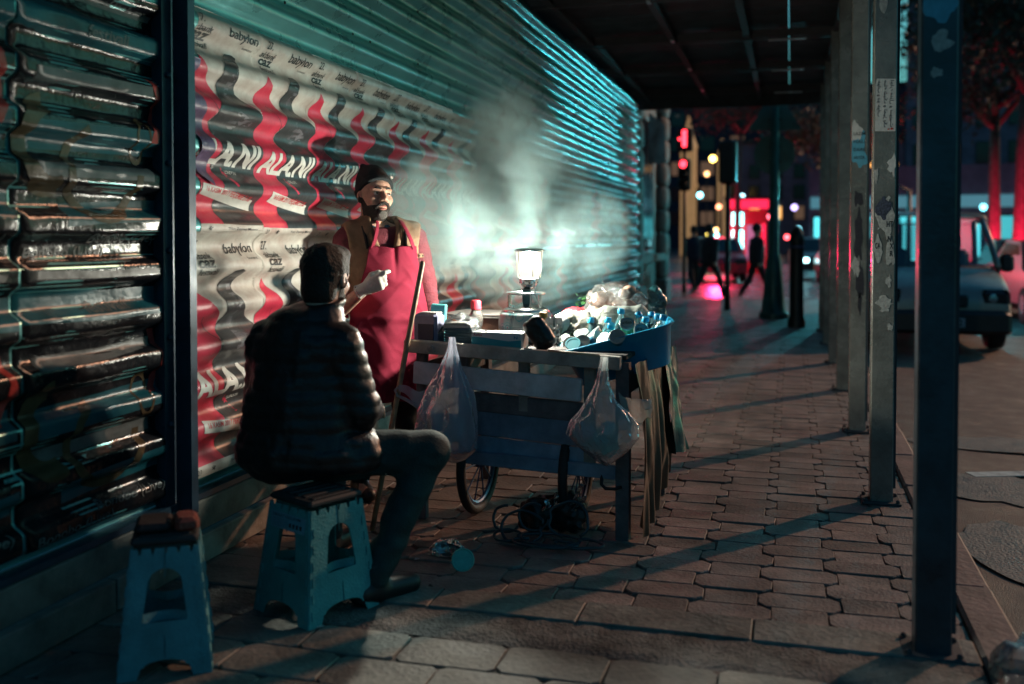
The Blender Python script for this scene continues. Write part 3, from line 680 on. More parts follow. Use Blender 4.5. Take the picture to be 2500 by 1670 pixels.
def head_sdf(P):
    d = ell(P, (0, .015, .030), (.077, .096, .090))
    d = smin(d, ell(P, (0, -.018, -.045), (.060, .072, .078)), .035)
    d = smin(d, ell(P, (0, -.060, -.094), (.030, .026, .024)), .02)
    for s in (-1, 1):
        d = smin(d, ell(P, (s * .040, -.056, -.022), (.024, .026, .022)), .02)
        d = smin(d, cap(P, (s * .012, -.083, .024), (s * .046, -.070, .024), .011, .009), .014)
    for s in (-1, 1): d = smax(d, -ell(P, (s * .033, -.098, .003), (.020, .016, .012)), .010)
    d = smin(d, cap(P, (0, -.082, .018), (0, -.112, -.024), .009, .0125), .010)
    for s in (-1, 1): d = smin(d, ell(P, (s * .013, -.101, -.029), (.010, .012, .008)), .006)
    d = smax(d, -ell(P, (0, -.100, -.0645), (.022, .016, .0025)), .003)
    d = smin(d, ell(P, (0, -.087, -.0575), (.024, .011, .006)), .005); d = smin(d, ell(P, (0, -.086, -.072), (.020, .011, .0065)), .005)
    for s in (-1, 1):
        d = smin(d, ell(P, (s * .079, .014, -.004), (.009, .021, .031)), .008)
        d = smax(d, -ell(P, (s * .090, .010, .0), (.008, .010, .016)), .005)
        d = smin(d, cap(P, (s * .018, -.086, .014), (s * .047, -.075, .013), .0055, .0045), .004)
        d = smin(d, cap(P, (s * .020, -.083, -.007), (s * .045, -.074, -.007), .004, .004), .005)
    d = smin(d, cap(P, (0, .025, -.06), (0, .045, -.21), .056, .062), .03)
    return d
def xform(me, M): me.transform(M); return me
def join_meshes(name, mes, mats):
    b = bmesh.new(); off = 0
    for i, me in enumerate(mes):
        k0 = len(b.faces); b.from_mesh(me); b.faces.ensure_lookup_table()
        for f in b.faces[k0:]: f.material_index = i if i < len(mats) else 0
        bpy.data.meshes.remove(me)
    out = bpy.data.meshes.new(name); b.to_mesh(out); b.free()
    for m in mats: out.materials.append(m)
    out.polygons.foreach_set('use_smooth', [True] * len(out.polygons)); return out

# ---------------------------------------------------------------- standing vendor
man = T('person', 'standing man in crimson apron, tan vest and black beanie, gloved fist raised at his chest', 'person', (-2.08, 4.80, 0), R_(36))
HM = Matrix.Translation((-.040, -.012, 1.572)) @ Matrix.Rotation(R_(13), 4, 'Z') @ Matrix.Rotation(R_(-5), 4, 'X') @ Matrix.Rotation(R_(3), 4, 'Y') @ Matrix.Scale(1.07, 4)
g = G((-.11, -.14, -.19), (.11, .13, .14), .0034); HD = head_sdf(g.P)
head_me = xform(sdf_mesh('head', g, HD), HM)
# torso and limbs
SHL, ELL_, WRL = (-.195, .0, 1.350), (-.262, -.03, .955), (-.150, -.285, 1.105)
SHR, ELR, WRR = (.180, .0, 1.350), (.240, .01, 1.115), (.262, -.05, .935)
def torso(P):
    d = ell(P, (-.015, .0, 1.215), (.180, .118, .225)); d = smin(d, ell(P, (.005, -.02, .98), (.172, .132, .20)), .08)
    d = smin(d, ell(P, (.01, 0, .86), (.168, .125, .14)), .06); d = smin(d, cap(P, (-.16, 0, 1.365), (.145, 0, 1.365), .06, .06), .06)
    d = smin(d, cap(P, (-.02, .02, 1.34), (-.03, .02, 1.43), .075, .06), .05); return d
def arms(P, e=0):
    d = smin(cap(P, SHL, ELL_, .060 + e, .050 + e), cap(P, SHR, ELR, .058 + e, .050 + e), 0); d = smin(d, cap(P, ELR, WRR, .049 + e, .036 + e), .02); return d
def forearm(P, e=0): return cap(P, ELL_, WRL, .043 + e, .028 + e)
e1 = np.array(WRL); kn = np.array((-.078, -.332, 1.146)); e1v = kn - e1; e1v /= np.linalg.norm(e1v); e3 = np.array((.25, -.93, .05)); e3 -= e1v * (e3 @ e1v); e3 /= np.linalg.norm(e3); e2 = np.cross(e3, e1v); e2 *= np.sign(e2[2])
def fist(P, e=0):
    W = np.array(WRL); d = cap(P, W - e1v * .02, W + e1v * .02, .027 + e, .028 + e)
    for i in range(4):
        K = W + e1v * (.092 - .005 * i) + e2 * (.028 - .019 * i) + e3 * .008
        d = smin(d, cap(P, W + e1v * .015 + e2 * (.014 - .010 * i), K, .020 + e, .0135 + e), .012)
        if i == 0: ch = [K, K + e1v * .036 + e2 * .002 - e3 * .004, K + e1v * .050 - e2 * .003 - e3 * .018, K + e1v * .050 - e2 * .010 - e3 * .032]
        else: ch = [K, K + e1v * (.030 - .003 * i) - e3 * .014, K + e1v * (.020 - .003 * i) - e3 * .042, K - e1v * .004 - e3 * .046]
        rr = (.0125, .0112, .0100, .0090)
        f = None
        for a in range(3):
            c = cap(P, ch[a], ch[a + 1], rr[a] + e - .0008 * i, rr[a + 1] + e - .0008 * i); f = c if f is None else smin(f, c, .003)
        d = smin(d, f, .0045)
    th = [W + e1v * .02 + e2 * .022 - e3 * .012, W + e1v * .055 + e2 * .040 - e3 * .026, W + e1v * .085 + e2 * .034 - e3 * .036, W + e1v * .105 + e2 * .022 - e3 * .038]
    for a in range(3): d = smin(d, cap(P, th[a], th[a + 1], (.016, .0135, .012)[a] + e, (.0135, .012, .0105)[a] + e), .006)
    return d
def lhand(P, e=0):
    W = np.array(WRR); D = np.array((.01, -.22, -.97)); D /= np.linalg.norm(D); Sx = np.array((.2, .95, -.2)); Sx -= D * (Sx @ D); Sx /= np.linalg.norm(Sx); Nn = np.cross(D, Sx); d = cap(P, W, W + D * .03, .026 + e, .026 + e)
    for i in range(4):
        K = W + D * (.085 - .004 * abs(i - 1)) + Sx * (-.030 + .02 * i); d = smin(d, cap(P, W + D * .02 + Sx * (-.012 + .008 * i), K, .018 + e, .012 + e), .012)
        L = (.066, .076, .070, .055)[i]; m1 = K + D * L * .5 - Nn * .010; m2 = m1 + D * L * .45 - Nn * .022
        d = smin(d, smin(cap(P, K, m1, .0105 + e, .0095 + e), cap(P, m1, m2, .0095 + e, .0082 + e), .003), .004)
    t1 = W + D * .055 - Sx * .045 - Nn * .012; d = smin(d, cap(P, W + D * .02 - Sx * .015, t1, .015 + e, .012 + e), .008); d = smin(d, cap(P, t1, t1 + D * .035 - Sx * .008 - Nn * .01, .012 + e, .0095 + e), .004); return d
HIP = ((-.085, .01, .84), (.09, .01, .84)); KNE = ((-.11, -.02, .47), (.12, -.02, .47)); ANK = ((-.12, .02, .09), (.13, .02, .09))
def legs(P, e=0):
    d = None
    for h, k, a in zip(HIP, KNE, ANK):
        q = smin(cap(P, h, k, .080 + e, .058 + e), cap(P, k, a, .056 + e, .040 + e), .03); d = q if d is None else smin(d, q, .04)
    return d
g = G((-.36, -.22, .04), (.36, .17, 1.48), .011)
B = smin(torso(g.P) + .012, arms(g.P, -.010), .03); B = smin(B, legs(g.P, -.008), .05)
for a in ANK: B = smin(B, cap(g.P, (a[0], .03, .05), (a[0], -.14, .045), .035, .03), .02)
body_me = sdf_mesh('torso', g, B)
g = G((-.33, -.44, .88), (.06, .03, 1.26), .0045); hand_me = sdf_mesh('hand', g, smin(forearm(g.P, 0), fist(g.P, -.0012), .012))
g = G((.17, -.16, .70), (.34, .06, 1.0), .0045); hand2_me = sdf_mesh('hand', g, smin(lhand(g.P, 0), cap(g.P, WRR, ELR, .028, .036), .01))
mesh_obj('body', join_meshes('body', [head_me, body_me, hand_me, hand2_me], [skin_m]), None, man)
# face pieces
def hpart(name, fn, m, res=.0032, lo=(-.11, -.14, -.17), hi=(.11, .14, .2)):
    g = G(lo, hi, res); return mesh_obj(name, xform(sdf_mesh(name, g, fn(g.P)), HM), m, man)
def beard_fn(P):
    d = head_sdf(P) - .0028 - .0022 * vnoise(P * 230, 3)
    x, y, z = P[..., 0], P[..., 1], P[..., 2]
    top = np.where(y < -.035, -.052 - .25 * np.maximum(0, .030 - np.abs(x)), -.052 + np.clip((y + .035) * 1.4, 0, .065))
    d = smax(d, z - top, .006); d = smax(d, y - .012, .004); d = smax(d, -.125 - z, .004)
    d = smax(d, -ell(P, (0, -.10, -.0655), (.027, .05, .0125)), .003); d = smax(d, -(np.sqrt(x * x + (y + .0) ** 2) - .0), 0)
    return np.maximum(d, -(z + .128))
hpart('beard', beard_fn, beard_m, .0032, (-.1, -.13, -.14), (.1, .03, .03))
hpart('chin_beard', lambda P: smax(head_sdf(P) - .0075 - .002 * vnoise(P * 230, 4), ell(P, (0, -.085, -.1), (.026, .035, .022)), .006), grey_m, .0032, (-.05, -.14, -.14), (.05, -.03, -.06))
def stache(P):
    d = None
    for s in (-1, 1):
        q = smin(cap(P, (s * .004, -.1045, -.0445), (s * .020, -.098, -.050), .0075, .0075), cap(P, (s * .020, -.098, -.050), (s * .037, -.082, -.068), .0075, .0045), .004); d = q if d is None else smin(d, q, .003)
    return d - .0012 * vnoise(P * 260, 5)
hpart('moustache', stache, beard_m, .0028, (-.06, -.13, -.09), (.06, -.05, -.02))
for s in (-1, 1):
    hpart('eyebrow', lambda P: smin(cap(P, (s * .014, -.0915, .0265), (s * .032, -.0845, .0320), .0042, .0045), cap(P, (s * .032, -.0845, .0320), (s * .052, -.068, .026), .0045, .0025), .004) - .001 * vnoise(P * 300, 6), hair_m, .0022, (-.07, -.11, .01), (.07, -.05, .05))
    b = MB(); b.lathe([(.0112 * math.sin(a), -.0112 * math.cos(a)) for a in np.linspace(0, math.pi, 10)], 16, (s * .0325, -.0752, .0035)); e = b.build('eye', eye_m, man, smooth=True); e.data.transform(HM)
    b = MB(); b.lathe([(.0058 * math.sin(a), -.0030 * math.cos(a)) for a in np.linspace(0, math.pi, 8)], 12, (s * .0325 + .0015, -.0852, .0045), axis=(0, -1, .1)); i_ = b.build('iris', iris_m, e, smooth=True); i_.data.transform(HM)
hpart('lips', lambda P: smin(ell(P, (0, -.0885, -.0580), (.0225, .0105, .0050)), ell(P, (0, -.0875, -.0720), (.019, .0108, .0058)), .001), lip_m, .0024, (-.04, -.11, -.09), (.04, -.06, -.04))
def hat_fn(P):
    d = ell(P, (0, .022, .045), (.0865, .107, .092)); d = smin(d, ell(P, (0, .050, .100), (.058, .062, .062)), .05); d = smin(d, cap(P, (-.02, .075, .13), (-.03, .085, .158), .028, .014), .03)
    pl = P[..., 2] - (.083 - .66 * (P[..., 1] + .09)); pl = np.where(P[..., 1] > .03, P[..., 2] - (.0038 - .30 * (P[..., 1] - .03)), pl)
    band = np.abs(pl - .018) - .020; d = np.where(band < 0, d - .0045 * np.clip(-band / .006, 0, 1), d)
    d = d - .0016 * np.sin(np.arctan2(P[..., 0], P[..., 1] - .02) * 60) * (band < .01) - .002 * vnoise(P * 40, 8)
    return smax(d, -pl, .006)
hpart('beanie', hat_fn, knit_m, .0036, (-.12, -.13, -.08), (.12, .16, .20))
b = MB(); b.rbox((0, 0, 0), (.020, .003, .012), .001); o = b.build('beanie_badge', mat('badge', (.45, .5, .48), .4, var=.3, scale=200), man); o.data.transform(HM @ Matrix.Translation((.047, -.083, .087)) @ Matrix.Rotation(R_(32), 4, 'Z') @ Matrix.Rotation(R_(-18), 4, 'X'))
# clothing
def wr(P, k, a): return a * vnoise(P * np.array((k, k, k * 1.8)), 11)
g = G((-.36, -.2, .70), (.36, .19, 1.47), .008); P = g.P
Sw = smin(torso(P) - .004, arms(P, .004), .025)
Sw = Sw - .004 * np.clip((1.12 - P[..., 2]) / .1, 0, 1) * np.sin(P[..., 2] * 260) * (P[..., 0] > .2) - wr(P, 16, .006)
Sw = smax(Sw, -(cap(P, (-.25, -.2, .82), (-.29, .1, .86), .09, .09)), .01)
Sw = smax(Sw, P[..., 2] - (1.425 + .25 * (P[..., 1])), .01)
Sw = np.maximum(Sw, -cap(P, (-.02, .02, 1.34), (-.035, .0, 1.6), .052, .056)); Sw = np.maximum(Sw, .955 - P[..., 2] - .2 * (P[..., 0] > .18))
mesh_obj('sweater', sdf_mesh('sweater', g, Sw), swt_m, man)
g = G((-.27, -.21, .92), (.27, .19, 1.47), .007); P = g.P; X, Y_, Z = P[..., 0], P[..., 1], P[..., 2]
Ts = torso(P); Vs = np.maximum(Ts - .026 - wr(P, 14, .007), -(Ts - .008))
Vs = smax(Vs, -np.maximum(np.abs(X + .005) - (.030 + .20 * np.clip(Z - 1.24, 0, .2)), Y_ + .02), .012)
for c, s in ((SHL, -1), (SHR, 1)): Vs = smax(Vs, -ell(P, (c[0] + s * .055, c[1], c[2] - .03), (.062, .16, .115)), .01)
Vs = np.maximum(Vs, -cap(P, (-.02, .02, 1.3), (-.035, .0, 1.6), .070, .082)); Vs = np.maximum(Vs, 1.045 - Z)
mesh_obj('vest', sdf_mesh('vest', g, Vs), vest_m, man)
for s in (-1, 1):
    b = MB()
    pts = [(s * x - .008, y, z) for x, y, z in ((.034, -.150, 1.16), (.036, -.146, 1.24), (.050, -.134, 1.30), (.070, -.108, 1.365), (.082, -.068, 1.415), (.080, -.01, 1.447), (.055, .055, 1.458))]
    b.tube(pts, [.011, .014, .017, .018, .018, .016, .012], 10); b.build('lapel', vest_m, man, smooth=True)
    b = MB(); b.tube([(s * .098 - .008, -.128, 1.30), (s * .105 - .008, -.110, 1.36), (s * .112 - .008, -.070, 1.412)], [.012, .013, .012], 8, flat=.6); b.build('vest_fold', lin_m, man, smooth=True)
b = MB(); b.rbox((.178, -.112, 1.262), (.045, .012, .022), .004, rz=R_(38)); t = b.build('vest_tab', vest_m, man)
for dx in (-.013, .013):
    b = MB(); b.lathe([(.005, 0), (.005, .003), (0, .004)], 10, (.178 + dx * .8, -.120 + dx * .62, 1.262), axis=(.6, -.8, 0)); b.build('snap', lin_m, t)
cl = MB(); n = 22
for k in range(2):
    a0 = [2 * math.pi * i / n for i in range(n + 1)]
    cl.tube([(-.028 + (.064 + .007 * k) * math.sin(a), .008 - (.066 + .008 * k) * math.cos(a), 1.425 - .006 * k - .014 * math.cos(a) - (.018 if abs(a - 0) < .3 or abs(a - 2 * math.pi) < .3 else 0)) for a in a0], .010, 8)
cl.build('shirt_collar', den_m, man, smooth=True)
# apron
def apy(x, z):
    a = np.interp(z, [.45, .6, .8, .95, 1.1, 1.22, 1.33], [.178, .180, .186, .184, .174, .164, .150]); ww = np.interp(z, [.45, .8, .95, 1.33], [.27, .255, .245, .235])
    return -a * np.sqrt(np.maximum(.02, 1 - ((x - .012) / ww) ** 2))
NU, NV = 84, 130
V_, U_ = np.meshgrid(np.linspace(0, 1, NV + 1), np.linspace(0, 1, NU + 1), indexing='ij'); Zc = 1.312 - V_ * .80
Xc = np.interp(V_, [0, .4, 1], [.022, .012, .008]) + (U_ * 2 - 1) * np.interp(V_, [0, .12, .30, .42, .6, 1], [.125, .138, .178, .205, .210, .200])
def nn(a, b, c, sd): return vnoise(np.stack([a, b, a * 0 + c], -1), sd)
fold = .012 * np.interp(V_, [.25, .5, 1], [0, .6, 1.2]) * np.sin(Xc * 34 + 2.8 * nn(Xc * 3, Zc * 2.5, 0, 21)) + .008 * nn(Xc * 8, Zc * 6, 0, 22)
fold = fold - .015 * np.abs(nn(Xc * 9 + Zc * 6, Zc * 5 - Xc * 4, 0, 24)) + .009 * np.abs(nn(Xc * 7 - Zc * 8, Zc * 7 + Xc * 3, 3, 25)) + .005 * np.abs(nn(Xc * 16 + Zc * 11, Zc * 12, 5, 26))
fold = fold - .006 * np.exp(-((Zc - .94 + .08 * Xc) / .02) ** 2) - .006
pinch = .016 * np.exp(-((Xc - .028) / .014) ** 2) * np.maximum(0, 1 - V_ * 4.5); z2 = Zc - .010 * np.exp(-((U_ - .46) / .1) ** 2) * np.maximum(0, 1 - V_ * 6)
AP = np.stack([Xc, apy(Xc, Zc) + fold + pinch - .004, z2], -1)
def apron(u, v): return AP[int(round(v * NV)), int(round(u * NU))]
ap = MB().grid(apron, NU, NV).build('apron', apr_m, man, smooth=True, recalc=False); md = ap.modifiers.new('thickness', 'SOLIDIFY'); md.thickness = .003; md.offset = 0
for s in (-1, 1):
    b = MB(); x0 = .022 + s * .112
    pts = [(x0, apy(x0, 1.30) - .010, 1.30), (x0 - s * .018, -.150, 1.345), (x0 - s * .038, -.112, 1.405), (x0 - s * .05, -.06, 1.445), (x0 - s * .062, .0, 1.458)]
    b.tube(pts, .016, 8, flat=.25); b.build('apron_strap', apr_m, man, smooth=True)
b = MB(); b.tube([(.21, -.09, .945), (.225, -.02, .955), (.19, .1, .96), (0, .16, .96), (-.19, .1, .96), (-.22, -.02, .955), (-.2, -.09, .95)], .010, 8, flat=.3); b.build('apron_tie', apr_m, man, smooth=True)
g = G((-.25, -.17, .06), (.26, .16, 1.0), .011); P = g.P
mesh_obj('trousers', sdf_mesh('trousers', g, np.maximum(smin(legs(P, .010), ell(P, (.01, 0, .88), (.172, .13, .13)), .05) - wr(P, 12, .008), P[..., 2] - .97)), trs_m, man)
for a in ANK:
    g = G((a[0] - .07, -.22, -.002), (a[0] + .07, .11, .13), .006); P = g.P
    d = smin(cap(P, (a[0], .05, .045), (a[0] + .01, -.15, .035), .045, .038), cap(P, (a[0], .03, .05), (a[0], .03, .12), .046, .046), .02); mesh_obj('shoe', sdf_mesh('shoe', g, np.maximum(d, .002 - P[..., 2])), shoe_m, man)
g = G((-.22, -.44, 1.03), (.06, -.2, 1.24), .004); P = g.P; W = np.array(WRL)
d = fist(P, .0012); cf = cap(P, W - e1v * .055, W, .036, .031); d = smin(d, cf, .006); tt = (P - W) @ e1v
d = d - .0014 * np.sin(tt * 700) * (tt < -.005) - .0012 * vnoise(P * 90, 12); d = np.maximum(d, -(tt + .05)); d = np.where(tt < -.035, np.maximum(d, -cap(P, W - e1v * .1, W, .033, .030)), d)
mesh_obj('glove', sdf_mesh('glove', g, d), glv_m, man)

# ---------------------------------------------------------------- seated customer
jac_m = mat('puffer_black', (.011, .011, .013), .46, var=.3, scale=20, bump=.35, bscale=45, rvar=.1)
jean_m = mat('teal_trousers', (.009, .028, .029), .8, var=.25, scale=25, bump=.3, bscale=110)
sit = T('person', 'man in black quilted jacket and dark trousers seated on a stool, back to the camera', 'person', (-1.80, 3.40, 0))
g = G((-.30, -.24, .40), (.36, .36, 1.16), .0085); P = g.P; X, Y_, Z = P[..., 0], P[..., 1], P[..., 2]
def jt(P):
    d = ell(P, (-.01, .02, .90), (.205, .135, .20)); d = smin(d, ell(P, (-.025, .0, .68), (.225, .150, .20)), .08); d = smin(d, ell(P, (-.03, .0, .53), (.255, .175, .125)), .08)
    d = smin(d, cap(P, (-.165, .025, .955), (.155, .01, .945), .072, .07), .05); d = smin(d, cap(P, (.04, .04, 1.0), (.060, .055, 1.12), .085, .076), .04); return d
sR, eR, wR = (.165, .005, .935), (.225, .035, .700), (.15, .29, .66); sL, eL, wL = (-.185, .03, .94), (-.235, .10, .70), (-.06, .31, .66)
arm = smin(smin(cap(P, sR, eR, .074, .066), cap(P, eR, wR, .062, .048), .03), smin(cap(P, sL, eL, .074, .066), cap(P, eL, wL, .062, .048), .03), 0)
D = smin(jt(P), arm, .022); fl = ell(P, (.12, .06, .53), (.19, .14, .10)); D = smin(D, fl, .05)
q = np.abs(np.sin(np.pi * (Z + .03 * Y_ + .012 * vnoise(P * 7, 15)) / .052)); D = D - .0065 * q ** .5 + .003 - .007 * vnoise(P * 20, 14) - .004 * np.abs(vnoise(P * np.array((30, 30, 12)), 19))
D = smax(D, .435 + .03 * np.sin(X * 9) - Z, .015); D = smax(D, Z - (1.118 + .25 * (Y_ - .05)), .012); D = np.maximum(D, -cap(P, (.055, .06, 1.03), (.068, .065, 1.3), .054, .060))
mesh_obj('jacket', sdf_mesh('jacket', g, D), jac_m, sit)
HM2 = Matrix.Translation((.048, .098, 1.198)) @ Matrix.Rotation(R_(177), 4, 'Z') @ Matrix.Rotation(R_(10), 4, 'X') @ Matrix.Scale(1.04, 4)
g = G((-.11, -.14, -.19), (.11, .13, .14), .0045); hd = xform(sdf_mesh('head', g, head_sdf(g.P)), HM2)
hR, kR, aR = (.09, .01, .515), (.430, .205, .520), (.315, -.050, .10); hL, kL, aL = (-.12, .06, .515), (-.10, .46, .52), (-.10, .40, .10)
def slegs(P, e=0):
    d = None
    for h, k, a in ((hR, kR, aR), (hL, kL, aL)):
        c = smin(cap(P, h, k, .092 + e, .073 + e), cap(P, k, a, .070 + e, .052 + e), .04); d = c if d is None else smin(d, c, .03)
    return d
g = G((-.34, -.24, .03), (.58, .58, 1.12), .012); P = g.P
arm2 = smin(smin(cap(P, sR, eR, .055, .05), cap(P, eR, wR, .045, .032), .03), smin(cap(P, sL, eL, .055, .05), cap(P, eL, wL, .045, .032), .03), 0)
bd = sdf_mesh('torso', g, smin(smin(jt(P) + .035, arm2, .03), slegs(P, -.014), .05))
def shand(P, W, dr):
    W = np.array(W); D = np.array(dr, float); D /= np.linalg.norm(D); Sx = np.cross(D, (0, 0, 1)); Sx /= np.linalg.norm(Sx); d = cap(P, W, W + D * .02, .028, .027)
    for i in range(4):
        K = W + D * .085 + Sx * (-.03 + .02 * i); d = smin(d, cap(P, W + D * .02 + Sx * (-.012 + .008 * i), K, .018, .012), .012); m1 = K + D * .035 - np.array((0, 0, .012)); m2 = m1 + D * .02 - np.array((0, 0, .026)); d = smin(d, smin(cap(P, K, m1, .0105, .0095), cap(P, m1, m2, .0095, .008), .003), .004)
    t1 = W + D * .055 - Sx * .045; d = smin(d, cap(P, W + D * .02 - Sx * .015, t1, .015, .012), .008); return smin(d, cap(P, t1, t1 + D * .035, .012, .0095), .004)
g1 = G((.03, .24, .56), (.25, .46, .74), .005); h1 = sdf_mesh('hand', g1, shand(g1.P, wR, (-.25, .9, -.15))); g2 = G((-.16, .25, .56), (.12, .48, .74), .005); h2 = sdf_mesh('hand', g2, shand(g2.P, wL, (.3, .85, -.1)))
mesh_obj('body', join_meshes('body', [hd, bd, h1, h2], [skin_m]), None, sit)
def hair_fn(P):
    x, y, z = P[..., 0], P[..., 1], P[..., 2]; d = ell(P, (0, .022, .040), (.0885, .104, .092)) - .0035 * vnoise(P * 60, 17) - .0012 * vnoise(np.stack([x * 150, y * 150, z * 60], -1), 18)
    d = smin(d, ell(P, (0, .052, -.045), (.070, .060, .075)), .03); d = smin(d, ell(P, (0, -.05, .10), (.06, .05, .035)), .03)
    d = smax(d, -(z - (-.108 + .0 * y)), .012); d = smax(d, -np.maximum(y + .035 - .3 * np.maximum(0, z - .03), z - .058), .01)
    d = smax(d, -ell(P, (.082, -.005, -.02), (.03, .03, .04)), .008); d = smax(d, -ell(P, (-.082, -.005, -.02), (.03, .03, .04)), .008); return d
g = G((-.12, -.12, -.12), (.12, .16, .16), .004); mesh_obj('hair', xform(sdf_mesh('hair', g, hair_fn(g.P)), HM2), hair_m, sit)
g = G((-.11, -.14, -.15), (.11, .03, .03), .004); mesh_obj('beard', xform(sdf_mesh('beard', g, beard_fn(g.P)), HM2), beard_m, sit)
g = G((-.26, -.18, .05), (.60, .60, .64), .009); P = g.P
mesh_obj('trousers', sdf_mesh('trousers', g, smin(slegs(P, .004), ell(P, (-.02, .0, .52), (.20, .16, .07)), .04) - wr(P, 9, .005) + .012 * np.abs(vnoise(np.stack([P[..., 0] * 9 - P[..., 2] * 7, P[..., 1] * 9, P[..., 2] * 16 + P[..., 0] * 8], -1), 16)) ** 1.0 - .004 - .003 * np.sin(P[..., 2] * 90 + 6 * P[..., 0]) * (P[..., 2] < .25)), jean_m, sit)
for a, dr in ((aR, (.5, .75)), (aL, (.1, 1))):
    L = math.hypot(*dr); ux, uy = dr[0] / L, dr[1] / L; g = G((a[0] - .2, a[1] - .2, -.002), (a[0] + .25, a[1] + .28, .15), .007); P = g.P
    d = smin(cap(P, (a[0] - ux * .06, a[1] - uy * .06, .045), (a[0] + ux * .16, a[1] + uy * .16, .035), .045, .038), cap(P, (a[0], a[1], .05), (a[0], a[1], .13), .047, .047), .02)
    mesh_obj('shoe', sdf_mesh('shoe', g, np.maximum(d, .002 - P[..., 2])), shoe_m, sit)
b = MB(); b.tube([(.305, .07, .45), (.315, .10, .50), (.300, .13, .56), (.27, .16, .60)], .006, 6); b.build('zip', mat('zip_metal', (.5, .5, .48), .3, metal=.9), sit, smooth=True)
# ================================================================ the cart
wood_m = mat('cart_wood', (.32, .29, .26), .7, var=.35, scale=9, bump=.4, bscale=50, randv=.2)
wood2_m = mat('cart_wood_dark', (.11, .095, .10), .75, var=.4, scale=9, bump=.4, bscale=50, randv=.25)
white_w = mat('cart_board_painted', (.60, .57, .60), .6, var=.3, scale=7, bump=.35, bscale=40, randv=.1)
blue_w = mat('cart_board_blue', (.17, .24, .33), .6, var=.4, scale=6, bump=.35, bscale=40, randv=.2)
iron_m = mat('iron', (.02, .021, .023), .5, metal=.6, var=.3)
rub_m = mat('rubber', (.018, .018, .019), .7, var=.3, bump=.3, bscale=60)
rim_m = mat('blue_rim', (.05, .10, .20), .4, metal=.3, var=.3)
cart = T('vendor_cart', 'weathered wooden street vendor cart on two wheels, loaded with boxes and bottles', 'cart', (-.69, 4.32, 0), R_(-4))
def plank(name, a, b, h, t, m, r=.004):
    """board from a to b (cart coords), height h (z), thickness t (y)"""
    a = Vector(a); b = Vector(b); mb = MB(); L = (b - a).length; mb.rbox((0, 0, 0), (L, t, h), min(r, t / 3)); o = mb.build(name, m, cart, (a + b) / 2)
    d = b - a; o.rotation_euler = (0, -math.atan2(d.z, math.hypot(d.x, d.y)), math.atan2(d.y, d.x)); return o
TZ = .835
plank('top_beam', (-1.085, -.03, .842), (-.03, -.03, .800), .060, .05, wood_m)
bolt = MB(); bolt.lathe([(.018, 0), (.018, .006), (.012, .009), (.004, .009), (0, .006)], 14, (-.94, -.055, .835), axis=(0, -1, 0)); bolt.build('washer', mat('washer_steel', (.3, .3, .3), .4, metal=.8), cart, smooth=True, ang=30)
plank('front_board', (-1.05, -.012, .712), (-.215, -.012, .668), .105, .022, white_w)
for x, z0, z1, m in ((-1.02, .0, .83, wood2_m), (-.80, .30, .83, wood2_m), (-.50, .55, .82, wood_m), (-.185, .30, .80, wood_m)):
    mb = MB(); mb.rbox((x, .018, (z0 + z1) / 2), (.05, .035, z1 - z0), .004); mb.build('post', m, cart)
for i, (z, h, m) in enumerate(((.575, .09, wood2_m), (.475, .115, blue_w), (.375, .075, blue_w))):
    plank('panel_board', (-.775, .010 + .004 * i, z + .012), (-.19, .010 + .004 * i, z - .012), h, .018, m)
plank('bottom_rail', (-.845, -.004, .325), (-.06, -.004, .305), .062, .03, blue_w)
plank('stile', (-.80, -.016, .46), (-.80 + .0005, -.016, .46), .27, .02, wood2_m)
mb = MB(); mb.rbox((-.795, -.012, .47), (.045, .016, .30), .003); mb.build('stile', wood2_m, cart)
for x, y in ((-.03, .02), (-.03, .86)):
    mb = MB(); mb.box((x, y, .40), (.06, .05, .80)); mb.build('leg', wood2_m, cart)
mb = MB(); mb.box((-1.02, .86, .40), (.05, .05, .80)); mb.build('leg', wood2_m, cart)
for k in range(7): plank('table_board', (-1.08, .055 + .127 * k, TZ - .012), (-.01, .055 + .127 * k, TZ - .012), .022, .122, mat('table_dark', (.045, .036, .034), .8, var=.4, scale=9, bump=.4, bscale=50))
for y in (.45, .86): plank('under_rail', (-1.02, y, .76), (-.03, y, .76), .06, .03, wood2_m)
for x in (-1.02, -.03): plank('side_board', (x, .04, .70), (x, .86, .70), .11, .02, wood2_m)
for x in (-.80, -.30):
    wl = T('wheel', None, None); del_ = [wl.__delitem__(k) for k in list(wl.keys()) if k in ('label', 'category')]; wl.parent = cart; wl.location = (x, .20, .255)
    mb = MB(); n = 36
    for i in range(1): mb.tube([(0, .230 * math.cos(a), .230 * math.sin(a)) for a in [2 * math.pi * k / n for k in range(n + 1)]], .023, 10, cap=False)
    mb.build('tyre', rub_m, wl, smooth=True)
    mb = MB(); mb.tube([(0, .200 * math.cos(a), .200 * math.sin(a)) for a in [2 * math.pi * k / n for k in range(n + 1)]], .012, 8, cap=False)
    for k in range(10):
        a = 2 * math.pi * k / 10; mb.tube([(.012, 0, 0), (0, .198 * math.cos(a), .198 * math.sin(a))], .004, 6)
    mb.lathe([(.022, -.035), (.03, -.02), (.03, .02), (.022, .035)], 14, (0, 0, 0), axis=(1, 0, 0)); mb.build('rim', rim_m, wl, smooth=True, ang=40)
mb = MB(); mb.tube([(-.86, .20, .255), (-.24, .20, .255)], .012, 8); mb.build('axle', iron_m, cart, smooth=True)
mb = MB(); mb.tube([(-.12, -.01, .30), (-.12, -.02, .25), (-.10, -.025, .235), (-.06, -.02, .235), (-.03, -.01, .245)], .008, 8); mb.build('hook', iron_m, cart, smooth=True)
